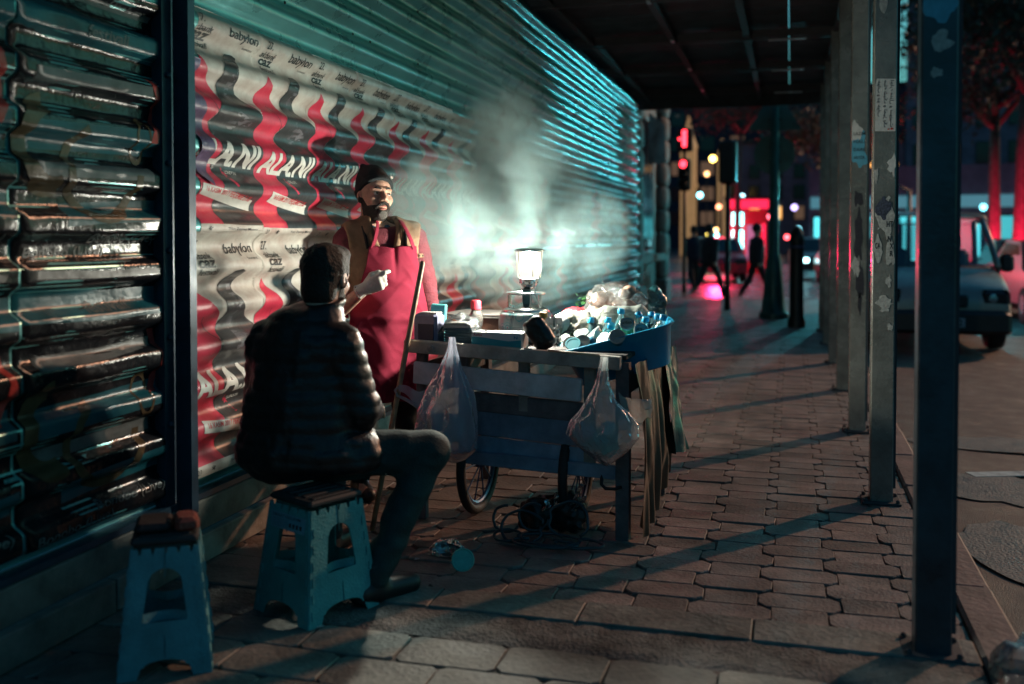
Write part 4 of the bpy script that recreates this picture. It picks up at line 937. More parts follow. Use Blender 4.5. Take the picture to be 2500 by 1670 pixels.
stk = MB(); stk.tube([(-.36, -.052, .846), (-.12, -.056, .835)], .006, 6); stk.build('dowel', mat('pale_stick', (.55, .40, .27), .6, var=.2), cart, smooth=True)
# wrinkled plastic sheet over the cart's right-hand side
sheet_m = mat('brown_sheet', (.085, .050, .030), .28, var=.4, scale=4, bump=.5, bscale=12, coat=.3); tarp_m = mat('teal_tarp', (.018, .07, .075), .22, var=.4, scale=6, bump=.6, bscale=14, coat=.4)
def drape(u, v):
    y = -.035 + u * .60; z = .80 - v * (.775 - .06 * u - .10 * u * u); f = .018 * math.sin(u * 26 + 1.5 * n1(u * 5, v * 2, 0, 51)) * (.3 + v) + .012 * n1(u * 9, v * 4, 0, 52) + .006 * math.sin(u * 61 + v * 3) * v
    return (.035 + .025 * v + f + .02 * math.sin(v * 3.1), y + .02 * n1(u * 3, v * 5, 0, 53) * v, z)
o = MB().grid(drape, 90, 60).build('plastic_drape', sheet_m, cart, smooth=True, recalc=False)
def flap(u, v):
    y = .48 + u * .36; z = .80 - v * (.50 + .06 * u); f = .02 * math.sin(u * 11 + 2 * v) * (.2 + v) + .012 * n1(u * 6, v * 5, 0, 54)
    return (.055 + .055 * v + f, y + .05 * v * (u - .2), z)
o = MB().grid(flap, 40, 40).build('tarp_flap', tarp_m, cart, smooth=True, recalc=False)

# ---------------------------------------------------------------- gas lantern
def floral():
    m = bpy.data.materials.new('floral_print'); m.use_nodes = True; n = m.node_tree; L = n.links.new; b = n.nodes['Principled BSDF']; tc = n.nodes.new('ShaderNodeTexCoord')
    b.inputs['Roughness'].default_value = .28; b.inputs['Coat Weight'].default_value = .4; b.inputs['Coat Roughness'].default_value = .1
    def ramp(src, stops):
        r = n.nodes.new('ShaderNodeValToRGB'); r.color_ramp.interpolation = 'CONSTANT'
        while len(r.color_ramp.elements) < len(stops): r.color_ramp.elements.new(.5)
        for e, (p, c) in zip(r.color_ramp.elements, stops): e.position = p; e.color = c + (1,)
        L(src, r.inputs[0]); return r.outputs[0]
    v = n.nodes.new('ShaderNodeTexVoronoi'); v.inputs['Scale'].default_value = 17; v.inputs['Randomness'].default_value = .35; L(tc.outputs['Object'], v.inputs[0])
    base = ramp(v.outputs['Distance'], [(0, (.28, .03, .08)), (.18, (.26, .30, .30)), (.24, (.04, .16, .17)), (.30, (.26, .30, .30)), (.42, (.08, .25, .26)), (.47, (.24, .28, .28))])
    w = n.nodes.new('ShaderNodeTexVoronoi'); w.feature = 'DISTANCE_TO_EDGE'; w.inputs['Scale'].default_value = 9; w.inputs['Randomness'].default_value = .3; L(tc.outputs['Object'], w.inputs[0])
    edge = ramp(w.outputs['Distance'], [(0, (1, 1, 1)), (.03, (0, 0, 0)), (.05, (1, 1, 1)), (.075, (0, 0, 0))])
    mxn = n.nodes.new('ShaderNodeMix'); mxn.data_type = 'RGBA'; L(edge, mxn.inputs[0]); L(base, mxn.inputs[6]); mxn.inputs[7].default_value = (.06, .09, .11, 1); L(mxn.outputs[2], b.inputs['Base Color']); return m
chrome_m = mat('chrome', (.6, .62, .62), .22, metal=1, var=.15, scale=30)
lan = T('gas_lantern', 'lit gas lantern with glowing glass globe on a floral patterned gas canister', 'lantern', (-1.285, 4.76, TZ))
mb = MB(); mb.lathe([(.118, 0), (.132, .012), (.138, .04), (.139, .10), (.132, .135), (.122, .150)], 48); mb.build('canister', floral(), lan, smooth=True)
mb = MB(); mb.lathe([(.123, .149), (.108, .166), (.075, .182), (.035, .190), (.022, .196)], 48); mb.build('shoulder', chrome_m, lan, smooth=True)
mb = MB(); n = 40; mb.tube([(.095 * math.cos(a), .095 * math.sin(a), .243) for a in [2 * math.pi * k / n for k in range(n + 1)]], .006, 8, cap=False); mb.build('guard_ring', chrome_m, lan, smooth=True)
for a in (-2.62, -.45, 1.6, 2.9):
    mb = MB(); x, y = .092 * math.cos(a), .092 * math.sin(a); mb.box((x, y, .203), (.018, .006, .09), rot=(0, 0, a + math.pi / 2)); mb.build('bracket', chrome_m, lan)
mb = MB(); mb.box((.012, -.02, .225), (.036, .03, .075)); mb.lathe([(.018, .19), (.018, .26), (.012, .265), (.012, .285)], 16); mb.build('valve', mat('valve_paint', (.03, .10, .12), .35, metal=.4), lan, smooth=True, ang=30)
mb = MB(); mb.lathe([(.014, .262), (.030, .270), (.044, .288), (.048, .300), (.050, .316), (.040, .318)], 24, (.015, 0, 0)); bu = mb.build('burner', chrome_m, lan, smooth=True, ang=35)
for k in range(10):
    a = 2 * math.pi * k / 10; mb = MB(); mb.lathe([(.0045, 0), (.0045, .003), (0, .003)], 8, (.015 + .046 * math.cos(a), .046 * math.sin(a), .296), axis=(math.cos(a), math.sin(a), 0)); mb.build('air_hole', iron_m, bu)
gm = bpy.data.materials.new('lantern_globe'); gm.use_nodes = True; gn = gm.node_tree; gn.nodes.clear()
ge = gn.nodes.new('ShaderNodeEmission'); ge.inputs[0].default_value = (1, .86, .62, 1); ge.inputs[1].default_value = 1.5; gt = gn.nodes.new('ShaderNodeBsdfTransparent'); gx = gn.nodes.new('ShaderNodeMixShader'); gx.inputs[0].default_value = .6; go = gn.nodes.new('ShaderNodeOutputMaterial')
gn.links.new(gt.outputs[0], gx.inputs[1]); gn.links.new(ge.outputs[0], gx.inputs[2]); gn.links.new(gx.outputs[0], go.inputs[0])
mb = MB(); mb.lathe([(.058, .322), (.061, .345), (.064, .40), (.067, .448)], 36, (.018, 0, 0), cap=False); mb.build('globe', gm, lan, smooth=True)
mb = MB(); mb.tube([(.018 + .071 * math.cos(a), .071 * math.sin(a), .456) for a in [2 * math.pi * k / n for k in range(n + 1)]], .0045, 8, cap=False)
mb.lathe([(.071, .457), (.066, .466), (.03, .470), (.012, .470)], 30, (.018, 0, 0), cap=False); mb.build('cap', chrome_m, lan, smooth=True)
for a in (-2.2, -.25, 1.7):
    mb = MB(); mb.tube([(.018 + .055 * math.cos(a), .055 * math.sin(a), .312), (.018 + .068 * math.cos(a), .068 * math.sin(a), .35), (.018 + .071 * math.cos(a), .071 * math.sin(a), .456)], .0022, 6); mb.build('cage_wire', iron_m, lan, smooth=True)
mb = MB(); mb.tube([(.052, -.075, .36), (.064, -.088, .30), (.075, -.088, .235), (.088, -.085, .20), (.10, -.07, .18)], .0028, 6); mb.build('bail_handle', chrome_m, lan, smooth=True)
lp = bpy.data.lights.new('lantern_light', 'POINT'); lp.energy = 185; lp.shadow_soft_size = .03; lp.color = (1, .98, .84)
lo = bpy.data.objects.new('lantern_light', lp); COL.objects.link(lo); lo.parent = lan; lo.location = (.018, 0, .385)

# ---------------------------------------------------------------- broom handle
mb = MB(); bb, cc = Vector((-1.862, 4.165, .0)), Vector((-1.745, 4.300, .830)); dd = cc - bb; mb.tube([bb, bb + dd * .5, cc, bb + dd * 1.49, bb + dd * 1.5], [.0125, .0125, .0125, .0120, .008], 12)
tag(mb.build('broom_handle', mat('handle_wood', (.36, .22, .13), .6, var=.3, scale=20, bump=.2, bscale=60), smooth=True), 'worn wooden broom handle leaning on the cart in front of the apron', 'handle')

# ---------------------------------------------------------------- folding stools
stl_m = mat('stool_teal', (.05, .30, .32), .55, stain=.35, var=.14, scale=8, bump=.35, bscale=120); stl2_m = mat('stool_blue', (.07, .27, .32), .55, stain=.35, var=.14, scale=8, bump=.35, bscale=120); dk_m = mat('stool_top_dark', (.018, .028, .032), .6, var=.2)
def arc(cx, cz, r, a0, a1, n=10, sz=1): return [(cx + r * math.cos(a0 + (a1 - a0) * i / n), cz + sz * r * math.sin(a0 + (a1 - a0) * i / n)) for i in range(n + 1)]
def stool(label, loc, rz, m, Hs, B, Tp):
    s = T('folding_stool', label, 'stool', loc, rz, 'teal folding step stools')
    for k in range(4):
        hb, ht = B / 2, Tp / 2; pi = math.pi
        outer = [(-hb, 0), (-hb + .055, 0)] + [(-hb + .055 + .012, .035)] + arc(0, .035, hb - .075, pi, 0, 12, .32) + [(hb - .067, .035), (hb - .055, 0), (hb, 0), (ht, Hs - .03)]
        nn = 5
        for i in range(nn):
            x0 = ht - (2 * ht) * (i + .25) / nn; x1 = ht - (2 * ht) * (i + .6) / nn; outer += [(x0, Hs - .03), (x0 - .004, Hs - .048), (x1 + .004, Hs - .048), (x1, Hs - .03)]
        outer += [(-ht, Hs - .03)]
        hole = [(-.062, Hs * .40), (.062, Hs * .40)] + [(.066, Hs * .42)] + arc(0, Hs * .66, .052, 0, pi, 12, 1.0) + [(-.066, Hs * .42)]
        # remove the duplicate of tiny steps, then tilt the panel inwards
        tilt = math.atan2(hb - ht, Hs); fr = Matrix.Rotation(k * pi / 2, 4, 'Z') @ Matrix.Translation((0, -hb, 0)) @ Matrix.Rotation(-tilt, 4, 'X')
        mb = MB(); mb.plate(outer, [hole[::-1]], .006, fr); pn = mb.build('side_panel', m, s)
        mb = MB()
        for sx in (-1, 1):
            for j in range(6):
                z = Hs * (.10 + .13 * j); x = sx * (hb - .016 + (ht - hb) * z / Hs); mb.box((x, -.004, z), (.010, .006, .03))
            mb.box((0, -.0035, Hs * .83), (.003, .003, Hs * .22)); mb.box((0, -.0035, Hs * .22), (.003, .003, Hs * .16))
        mb.M = None; o = mb.build('hinge_rib', m, pn); o.data.transform(fr); o['kind'] = 'stuff'
        mb = MB(); mb.grid(lambda u, v: ((u - .5) * .128, .004 + .03 * math.sin(math.pi * u), Hs * (.39 + .07 * v)), 10, 1); o = mb.build('pocket_lip', m, pn, smooth=True); o.data.transform(fr)
    mb = MB(); mb.rbox((0, 0, Hs - .012), (Tp + .012, Tp + .012, .024), .008); mb.build('seat', dk_m, s)
    for i in range(5):
        mb = MB(); mb.rbox((0, (i - 2) * Tp / 5.2, Hs + .002), (Tp * .8, Tp / 9, .006), .002); mb.build('seat_ridge', dk_m, s)
    return s
st1 = stool('teal folding plastic stool that the man in the black jacket sits on', (-1.675, 3.25, 0), R_(65), stl_m, .43, .32, .23)
st2 = stool('empty blue-teal folding plastic stool in front of the dark posters', (-1.93, 2.715, 0), R_(32), stl2_m, .425, .275, .19)
# instruction label on the first stool's wall-side panel
mb = MB(); fr = Matrix.Rotation(-math.pi / 2, 4, 'Z') @ Matrix.Translation((0, -.16, 0)) @ Matrix.Rotation(-math.atan2(.045, .43), 4, 'X')
lb = MB(); lb.plate([(-.095, .315), (.10, .315), (.105, .372), (-.098, .372)], [], .001, fr @ Matrix.Translation((0, -.0042, 0))); l1 = lb.build('label_sticker', mat('label_blue', (.10, .30, .40), .5, var=.15), st1)
tx = MB(); F2 = fr @ Matrix.Translation((0, -.0052, 0))
flat_text(tx, 'DIKKAT KULLANIM', -.085, .356, .16, .010, 0, .01, frame=F2)
for i in range(4): flat_text(tx, 'max 120 kg tabure', -.085, .345 - .008 * i, .085, .005, 0, .0, frame=F2)
for i in range(4): tx.box(tuple(F2 @ Vector((.02 + .02 * i, 0, .335))), (.007, .007, .014))
tx.build('lettering', ink_m, l1, recalc=False)['kind'] = 'stuff'
# red folded leather thing on the empty stool
mb = MB(); mb.rbox((0, 0, .0), (.075, .11, .045), .012); o = mb.build('leather_pouch', mat('red_leather', (.20, .05, .035), .5, var=.3, scale=30, bump=.4, bscale=80), None, (-1.865, 2.725, .452), (0, 0, R_(40))); tag(o, 'small reddish brown leather pouch lying on the empty stool', 'pouch')
mb = MB(); mb.rbox((0, 0, 0), (.11, .15, .030), .012); o = mb.build('seat_pad', mat('black_pad', (.012, .013, .015), .7, var=.3, bump=.3, bscale=60), None, (-1.965, 2.70, .444), (0, 0, R_(32))); tag(o, 'flat black pad on the empty stool beside the red pouch', 'cushion')
# ================================================================ goods on the cart
clear_m = film('clear_film', (.72, .76, .74), .16, .16, .75, .9, 30); milky_m = film('milky_film', (.62, .68, .68), .46, .25, .5, .7, 22); white_f = film('white_bag', (.40, .44, .40), .86, .35, .25, .5, 26)
lilac_f = film('lilac_bag', (.55, .58, .70), .5, .25, .4, .6, 18); dkteal_f = film('teal_bag', (.03, .14, .16), .8, .14, .9, .9, 26)
pap_m = mat('paper_white', (.45, .44, .42), .7, var=.1, scale=20); pap_d = mat('paper_lilac', (.20, .20, .30), .7, var=.2, scale=15); blu_m = mat('box_blue', (.02, .30, .36), .5, var=.1); bwh_m = mat('box_white', (.55, .57, .57), .5, var=.08)
# paper pack
p = T('paper_pack', 'upright lilac paper pack with torn window at the left end of the cart', 'paper pack', (-1.695, 4.475, TZ), R_(-6))
b = MB(); b.rbox((0, 0, .077), (.125, .10, .154), .012); b.build('wrapper', pap_d, p, smooth=False)
b = MB(); b.rbox((.008, -.052, .062), (.085, .006, .088), .002); b.build('window', mat('pack_dark', (.025, .03, .06), .6, var=.3), p)
b = MB(); b.rbox((.008, .002, .1565), (.09, .07, .008), .002); b.build('paper_top', pap_m, p)
# napkins in film
p = T('napkin_stack', 'stack of napkins in torn clear plastic beside the lilac paper pack', 'napkins', (-1.537, 4.485, TZ), R_(3))
for k in range(9):
    b = MB(); b.rbox((rnd.uniform(-.003, .003), rnd.uniform(-.003, .003), .008 + .0125 * k), (.138, .115, .0115), .003, rz=rnd.uniform(-.03, .03)); b.build('napkin', pap_m if k > 6 else mat('napkin_teal', (.09, .15, .17), .8, var=.3), p)
b = MB(); b.grid(lambda u, v: ((u - .5) * .17 + .01 * n1(u * 5, v * 5, 1, 61), (v - .5) * .15, .118 + .035 * math.sin(math.pi * u) * math.sin(math.pi * v) + .012 * n1(u * 6, v * 6, 0, 62) - .05 * max(0, abs(u - .5) * 2 - .75) * 4), 30, 24); b.build('film', clear_m, p, smooth=True, recalc=False)
# glove box
p = T('glove_box', 'white and teal cardboard glove box lying flat in front of the lantern', 'box', (-1.322, 4.432, TZ), R_(-3))
b = MB(); b.rbox((0, 0, .039), (.245, .115, .078), .003); b.build('carton', bwh_m, p)
b = MB(); b.plate([(-.1225, .006), (.1225, .006), (.1225, .046), (.06, .040), (0, .046), (-.06, .054), (-.1225, .056)], [], .0012); b.build('teal_wave', blu_m, p, (0, -.0582, 0))
b = MB(); flat_text(b, 'Reflex', -.112, .060, .045, .012, -.0586, .02, .2); b.build('lettering', mat('logo_red', (.5, .04, .06), .5, var=0), p, recalc=False)
b = MB(); flat_text(b, 'N', .088, .050, .018, .014, -.0586, .03); b.build('lettering', mat('logo_blue', (.02, .2, .32), .5, var=0), p, recalc=False)
b = MB(); b.lathe([(.010, 0), (.010, .004), (0, .006)], 12, (-.07, 0, .078)); b.build('cap_on_lid', pap_m, p, smooth=True)
# black bag with a bottle
p = T('black_bag', 'black plastic bag wrapped round a bottle with an orange cap', 'bag', (-1.115, 4.425, TZ), R_(0))
g = G((-.14, -.08, -.01), (.12, .08, .19), .0055); P = g.P; ca, sa = math.cos(-.62), math.sin(-.62); Q = P - np.array((-.01, 0, .075)); Q = np.stack([Q[..., 0] * ca - Q[..., 2] * sa, Q[..., 1], Q[..., 0] * sa + Q[..., 2] * ca], -1)
d = rbx(Q, (0, 0, 0), (.105, .07, .160), .030) - .004 * vnoise(P * 14, 71) - .003 * np.abs(vnoise(P * 50, 72)) - .003 * np.clip((np.abs(Q[..., 2]) - .06) / .03, 0, 1) * np.sin(Q[..., 0] * 120)
mesh_obj('bag', sdf_mesh('bag', g, np.maximum(d, -P[..., 2])), mat('black_plastic', (.010, .013, .013), .3, var=.3, bump=.4, bscale=40), p)
b = MB(); b.lathe([(.013, 0), (.013, .03), (.020, .031), (.020, .052), (.017, .055), (0, .055)], 18, (-.004, .02, .118), axis=(.12, 0, 1)); b.build('bottle_cap', mat('cap_orange', (.55, .28, .06), .4, var=.05), p, smooth=True, ang=35)
# spice bottle with red cap
glass_b = film('bottle_plastic', (.45, .42, .38), .30, .1, .8, .15, 20)
p = T('condiment_bottle', 'round clear plastic bottle with a red flip cap, behind the napkins', 'bottle', (-1.555, 4.78, TZ))
b = MB(); b.lathe([(.030, 0), (.034, .01), (.034, .055), (.031, .062), (.034, .07), (.037, .10), (.035, .125), (.026, .145), (.020, .152)], 28); b.build('body', glass_b, p, smooth=True)
b = MB(); b.lathe([(.029, 0), (.031, .006), (.031, .05), (.028, .055)], 24, cap=True); b.build('contents', mat('spice', (.30, .20, .14), .8, var=.3), p, smooth=True)
b = MB(); b.lathe([(.0245, .152), (.0265, .154), (.0265, .192), (.023, .200), (0, .200)], 24); b.build('cap', mat('cap_red', (.62, .04, .06), .38, var=.05), p, smooth=True, ang=35)
# griddle behind
p = T('griddle', 'low metal griddle tray behind the red capped bottle', 'griddle', (-1.55, 5.02, TZ), R_(-4))
b = MB(); b.box((0, 0, .05), (.42, .30, .10)); b.build('housing', mat('griddle_box', (.10, .045, .03), .5, var=.4, scale=12, metal=.3), p)
for z, w in ((.105, .44), (.118, .43)):
    b = MB(); b.rbox((0, 0, z), (w, .32, .008), .003); b.build('plate', mat('griddle_plate', (.35, .33, .31), .35, metal=.7, var=.3, scale=20), p)
b = MB(); b.rbox((-.15, -.162, .09), (.09, .006, .02), .002); b.build('trim', mat('copper_trim', (.55, .22, .10), .35, metal=.6), p)
# turquoise carton at the vendor's sleeve
b = MB(); b.rbox((0, 0, .095), (.075, .05, .19), .004); tag(b.build('turquoise_carton', mat('turquoise', (.06, .34, .36), .6, var=.1), None, (-1.70, 4.60, TZ), (0, R_(3), R_(10))), 'turquoise carton standing by the vendor\'s cuff', 'carton')
# white roll right of the canister
p = T('paper_roll', 'white paper roll lying beside the floral canister', 'paper roll', (-1.105, 4.83, TZ + .05))
b = MB(); b.lathe([(.012, -.06), (.044, -.06), (.05, -.054), (.05, .054), (.044, .06), (.012, .06)], 26, (0, 0, .045), axis=(.5, .8, .25)); b.build('roll', pap_m, p, smooth=True, ang=40)
b = MB(); b.box((0, 0, -.025), (.09, .09, .05)); b.build('holder', wood2_m, p)
# generic crumpled bag
def bag(name, label, c, r, m, sd, res=.010, amp=.3, fine=1, cat='bag', flat=True, parent=None, extra=None):
    c = np.array(c); r = np.array(r); g = G(-r * 1.5, r * 1.5, res); P = g.P
    d = ell(P, (0, 0, 0), r); s = r.min()
    rid = np.abs(vnoise(P / s * .9, sd)); d = d - amp * s * (vnoise(P / s * 1.1, sd + 1) * .7 - rid * .5 + fine * (.35 * vnoise(P / s * 2.6, sd + 2) - .22 * np.abs(vnoise(P / s * 4.5, sd + 3))) - .35 * np.abs(vnoise(P / s * np.array((.9, 1.2, 2.4)) + P[..., ::-1] / s * .8, sd + 5)))
    if extra is not None: d = extra(P, d)
    if flat: d = np.maximum(d, -(P[..., 2] + r[2] * .8))
    o = mesh_obj(name, sdf_mesh(name, g, d), m, parent, tuple(c) if parent is None else tuple(c)); 
    if parent is None: tag(o, label, cat)
    return o
p = T('bread_bag', 'large clear plastic bag of flatbread at the back of the cart', 'bag', (-.88, 5.03, TZ))
bag('bag', None, (0, 0, .185), (.19, .13, .15), clear_m, 101, .009, .45, fine=.45, parent=p)
for k, (x, y, z, rx) in enumerate(((-.06, 0, .20, .07), (.05, .02, .17, .075), (-.01, -.03, .12, .08), (.07, -.03, .24, .05), (-.09, -.02, .12, .06))):
    b = MB(); b.lathe([(rx * math.sin(a), -.03 * math.cos(a)) for a in np.linspace(0, math.pi, 9)], 16, (x, y, z), axis=(n1(k, 1, 2, 9), n1(k, 4, 2, 9), 1)); b.build('flatbread', mat('bread', (.40, .25, .18), .8, var=.4, scale=20, bump=.4, bscale=40), p, smooth=True)
bag('white_bag', 'crumpled white plastic bag heaped behind the water bottles', (-.86, 4.87, TZ + .10), (.215, .085, .10), white_f, 111, .008, .5, fine=.25)
bag('beige_bag', 'crumpled translucent beige bag beside the white bag', (-1.02, 4.83, TZ + .075), (.085, .07, .075), film('beige_film', (.42, .40, .34), .6, .2, .6, .8, 26), 121, .008, .55)
bag('teal_bag', 'shiny dark teal plastic bag at the right back corner of the cart', (-.675, 5.06, TZ + .15), (.060, .055, .135), dkteal_f, 131, .008, .5)
bag('red_bag', 'crumpled red plastic bag behind the canister', (-1.10, 5.04, TZ + .11), (.095, .06, .055), mat('red_plastic', (.55, .035, .045), .35, var=.2, bump=.5, bscale=30), 141, .008, .5)
# sprigs of parsley
lf = MB(); r = random.Random(5)
for k in range(160):
    c = Vector((r.gauss(0, .035), r.gauss(0, .025), .10 + r.gauss(0, .02))); a = r.uniform(0, 6.3); s = r.uniform(.008, .016); u = Vector((math.cos(a), math.sin(a), r.uniform(-.5, .5))) * s; v = Vector((-math.sin(a), math.cos(a), r.uniform(-.3, .9))) * s
    lf.add([c - u, c - v * .5, c + u, c + v], [(0, 1, 2, 3)])
p = T('parsley', 'bunch of green parsley behind the clear bread bag', 'herb', (-1.03, 5.17, TZ + .08)); o = lf.build('leaves', mat('parsley_leaf', (.03, .10, .03), .5, var=.5, scale=60), p, recalc=False); o['kind'] = 'stuff'
st_ = MB()
for k in range(7): a = .9 * k; st_.tube([(0, 0, -.08), (.04 * math.cos(a), .03 * math.sin(a), .11)], .002, 5)
st_.build('stems', mat('parsley_stem', (.06, .14, .04), .6), p)
# plastic forks in a cup
p = T('fork_cup', 'cup of white plastic forks right of the floral canister', 'cup', (-1.115, 4.66, TZ))
b = MB(); b.lathe([(.024, 0), (.026, .002), (.033, .075), (.034, .078)], 20); b.build('cup', clear_m, p, smooth=True)
for k in range(6):
    a = k * 1.05; tx_, ty_ = .03 * math.cos(a), .022 * math.sin(a); mb = MB(); mb.tube([(0, 0, .01), (tx_, ty_, .10)], .0028, 6); mb.box((tx_ * 1.15, ty_ * 1.15, .115), (.014, .003, .03)); mb.build('fork', pap_m, p)

# ---------------------------------------------------------------- tub of drinks
tub_m = mat('tub_blue', (.015, .30, .52), .32, var=.1, scale=6, bump=.1, bscale=30, coat=.2)
TN = Vector((-.258, -.045, .965)).normalized(); TXa = Vector((.496, .10, .137)).normalized(); TYa = TN.cross(TXa)
TM = Matrix(((TXa.x, TYa.x, TN.x), (TXa.y, TYa.y, TN.y), (TXa.z, TYa.z, TN.z))).to_4x4()
TC = Vector((-.769, 4.45, .8945)) + TYa * .20
tub = T('plastic_tub', 'large blue plastic tub tilted on the cart end, full of bottles and cups', 'tub', TC); tub.rotation_euler = TM.to_euler()
def rr(w, d, r, z, n=7):
    p = []
    for cx, cy, a0 in ((w - r, -d + r, -math.pi / 2), (w - r, d - r, 0), (-w + r, d - r, math.pi / 2), (-w + r, -d + r, math.pi)):
        for i in range(n): a = a0 + math.pi / 2 * i / (n - 1); p.append((cx + r * math.cos(a), cy + r * math.sin(a), z))
    return p
def loft(mb, rings, closed=False):
    n = len(rings[0]); vs = [p for r_ in rings for p in r_]; fs = []
    for k in range(len(rings) - 1):
        for i in range(n): j = (i + 1) % n; fs.append((k * n + i, k * n + j, k * n + n + j, k * n + n + i))
    mb.add(vs, fs); return mb
mb = MB(); rings = [rr(.20, .14, .07, -.19), rr(.215, .155, .08, -.185), rr(.262, .20, .09, -.012), rr(.278, .216, .10, -.004), rr(.280, .218, .10, .003), rr(.266, .204, .09, .004), rr(.255, .193, .085, -.01), rr(.208, .148, .075, -.175)]
loft(mb, rings); n = len(rings[0]); mb.f.append(tuple(range(n - 1, -1, -1))); mb.mi.append(0); mb.f.append(tuple(range(7 * n, 8 * n))); mb.mi.append(0); mb.build('shell', tub_m, tub, smooth=True, ang=50)
mb = MB(); loft(mb, [rr(.245, .183, .08, -.055), rr(.245, .183, .08, -.054)]); mb.f.append(tuple(range(28))); mb.mi.append(0)
mb.v = [(x, y, z + .02 * n1(x * 14, y * 14, 0, 81)) for x, y, z in mb.v]; mb.build('ice_water', mat('icy_water', (.05, .25, .30), .15, var=.4, scale=18, bump=.8, bscale=30), tub)
capb_m = mat('cap_blue', (.02, .33, .58), .35, var=.05); bot_m = film('water_bottle', (.30, .58, .62), .22, .08, 1.0, .2, 12); lbl_m = mat('bottle_label', (.02, .26, .36), .4, var=.3, scale=60); watr_m = mat('water_in_bottle', (.04, .22, .25), .12, var=.2, coat=.5)
def make_bottle(): 
    p = T('water_bottle', 'b', 'bottle'); b = MB(); b.lathe([(.026, -.17), (.030, -.165), (.030, -.14), (.0285, -.135), (.030, -.13), (.030, -.075), (.027, -.055), (.016, -.030), (.0135, -.022), (.0135, -.004)], 22); b.build('body', bot_m, p, smooth=True)
    b = MB(); b.lathe([(.0245, -.166), (.0275, -.16), (.0275, -.08), (.024, -.062), (.014, -.045)], 18); b.build('water', watr_m, p, smooth=True)
    b = MB(); b.lathe([(.0306, -.128), (.0306, -.085)], 22, cap=False); b.build('label', lbl_m, p, smooth=True)
    b = MB(); b.lathe([(.0165, -.012), (.0175, -.010), (.0175, .010), (.0150, .0135), (0, .0135)], 20, fn=lambda a, z: 1 + .03 * math.sin(a * 20)); b.build('cap', capb_m, p, smooth=True, ang=40); return p
proto = make_bottle(); used = False
def put(proto_, pos, ax, label, spin=0):
    global PUTS
    o = copy_tree(proto_); o.location = pos; q = Vector((0, 0, 1)).rotation_difference(Vector(ax).normalized()); o.rotation_euler = (q.to_matrix().to_4x4() @ Matrix.Rotation(spin, 4, 'Z')).to_euler(); o['label'] = label; return o
BT = [((-.958, 4.79, .945), (-.15, .1, 1), 'water bottle with blue cap, the leftmost one upright in the tub'), ((-.862, 4.74, .952), (.1, .05, 1), 'water bottle with blue cap, second from the left in the tub'), ((-.790, 4.70, 1.000), (.05, .0, 1), 'tallest standing water bottle with blue cap in the tub'),
      ((-.705, 4.70, .985), (-.5, .1, .9), 'tilted water bottle with blue cap right of the tallest bottle'), ((-.660, 4.62, .970), (.2, -.2, 1), 'water bottle with blue cap in the right front group, lowest cap'), ((-.645, 4.72, .985), (-.2, .2, 1), 'water bottle with blue cap behind the right front group'),
      ((-.600, 4.60, .985), (.1, -.1, 1), 'water bottle with blue cap next to the tub corner'), ((-.565, 4.535, .988), (.3, -.1, 1), 'rightmost water bottle with blue cap at the tub corner'), ((-.825, 4.62, .935), (.3, -.4, .8), 'water bottle leaning forward below the second bottle'), ((-.615, 4.70, .975), (.15, .3, 1), 'rearmost water bottle with blue cap by the tub corner')]
for pos, ax, lab in BT: put(proto, pos, ax, lab)['group'] = 'water bottles in the tub'
def kill(p):
    for c in [x for x in bpy.data.objects if x.parent == p]: kill(c)
    bpy.data.objects.remove(p)
kill(proto)
cup_m = mat('cup_white', (.20, .30, .32), .4, var=.08); foil_m = mat('lid_foil', (.40, .42, .40), .35, metal=.5, var=.15, scale=30, bump=.2, bscale=60); prn_m = mat('cup_print', (.03, .22, .34), .4, var=.5, scale=60); grn_m = mat('cup_green', (.06, .28, .12), .4, var=.4, scale=40)
def make_cup(kind):
    p = T('yoghurt_cup', 'c', 'cup'); b = MB(); b.lathe([(.024, -.085), (.025, -.083), (.034, -.006), (.038, -.005), (.038, 0), (.034, .0)], 26); b.build('cup', cup_m, p, smooth=True, ang=40)
    b = MB(); b.lathe([(.0262, -.076), (.0332, -.016)], 26, cap=False); b.build('print', (prn_m, grn_m)[kind % 2], p, smooth=True)
    b = MB(); b.lathe([(.037, .0012), (.036, .0022), (.030, .0022), (.029, -.001), (0, -.001)], 26); l = b.build('lid', foil_m if kind < 2 else blu_m, p, smooth=True, ang=30)
    if kind == 1:
        b = MB(); V, Fc = text01('AYRAN', .02); b.add([(-.024 + a * .048, -.008 + c * .016, .0026) for a, c in V], Fc); b.build('lettering', pink_m, l, recalc=False)
        b = MB(); b.tube([(.0265 * math.cos(t), .0265 * math.sin(t), .0018) for t in [.2618 * k for k in range(25)]], .0012, 5, cap=False); b.build('ring_print', prn_m, l)
    return p
cps = [make_cup(k) for k in range(3)]
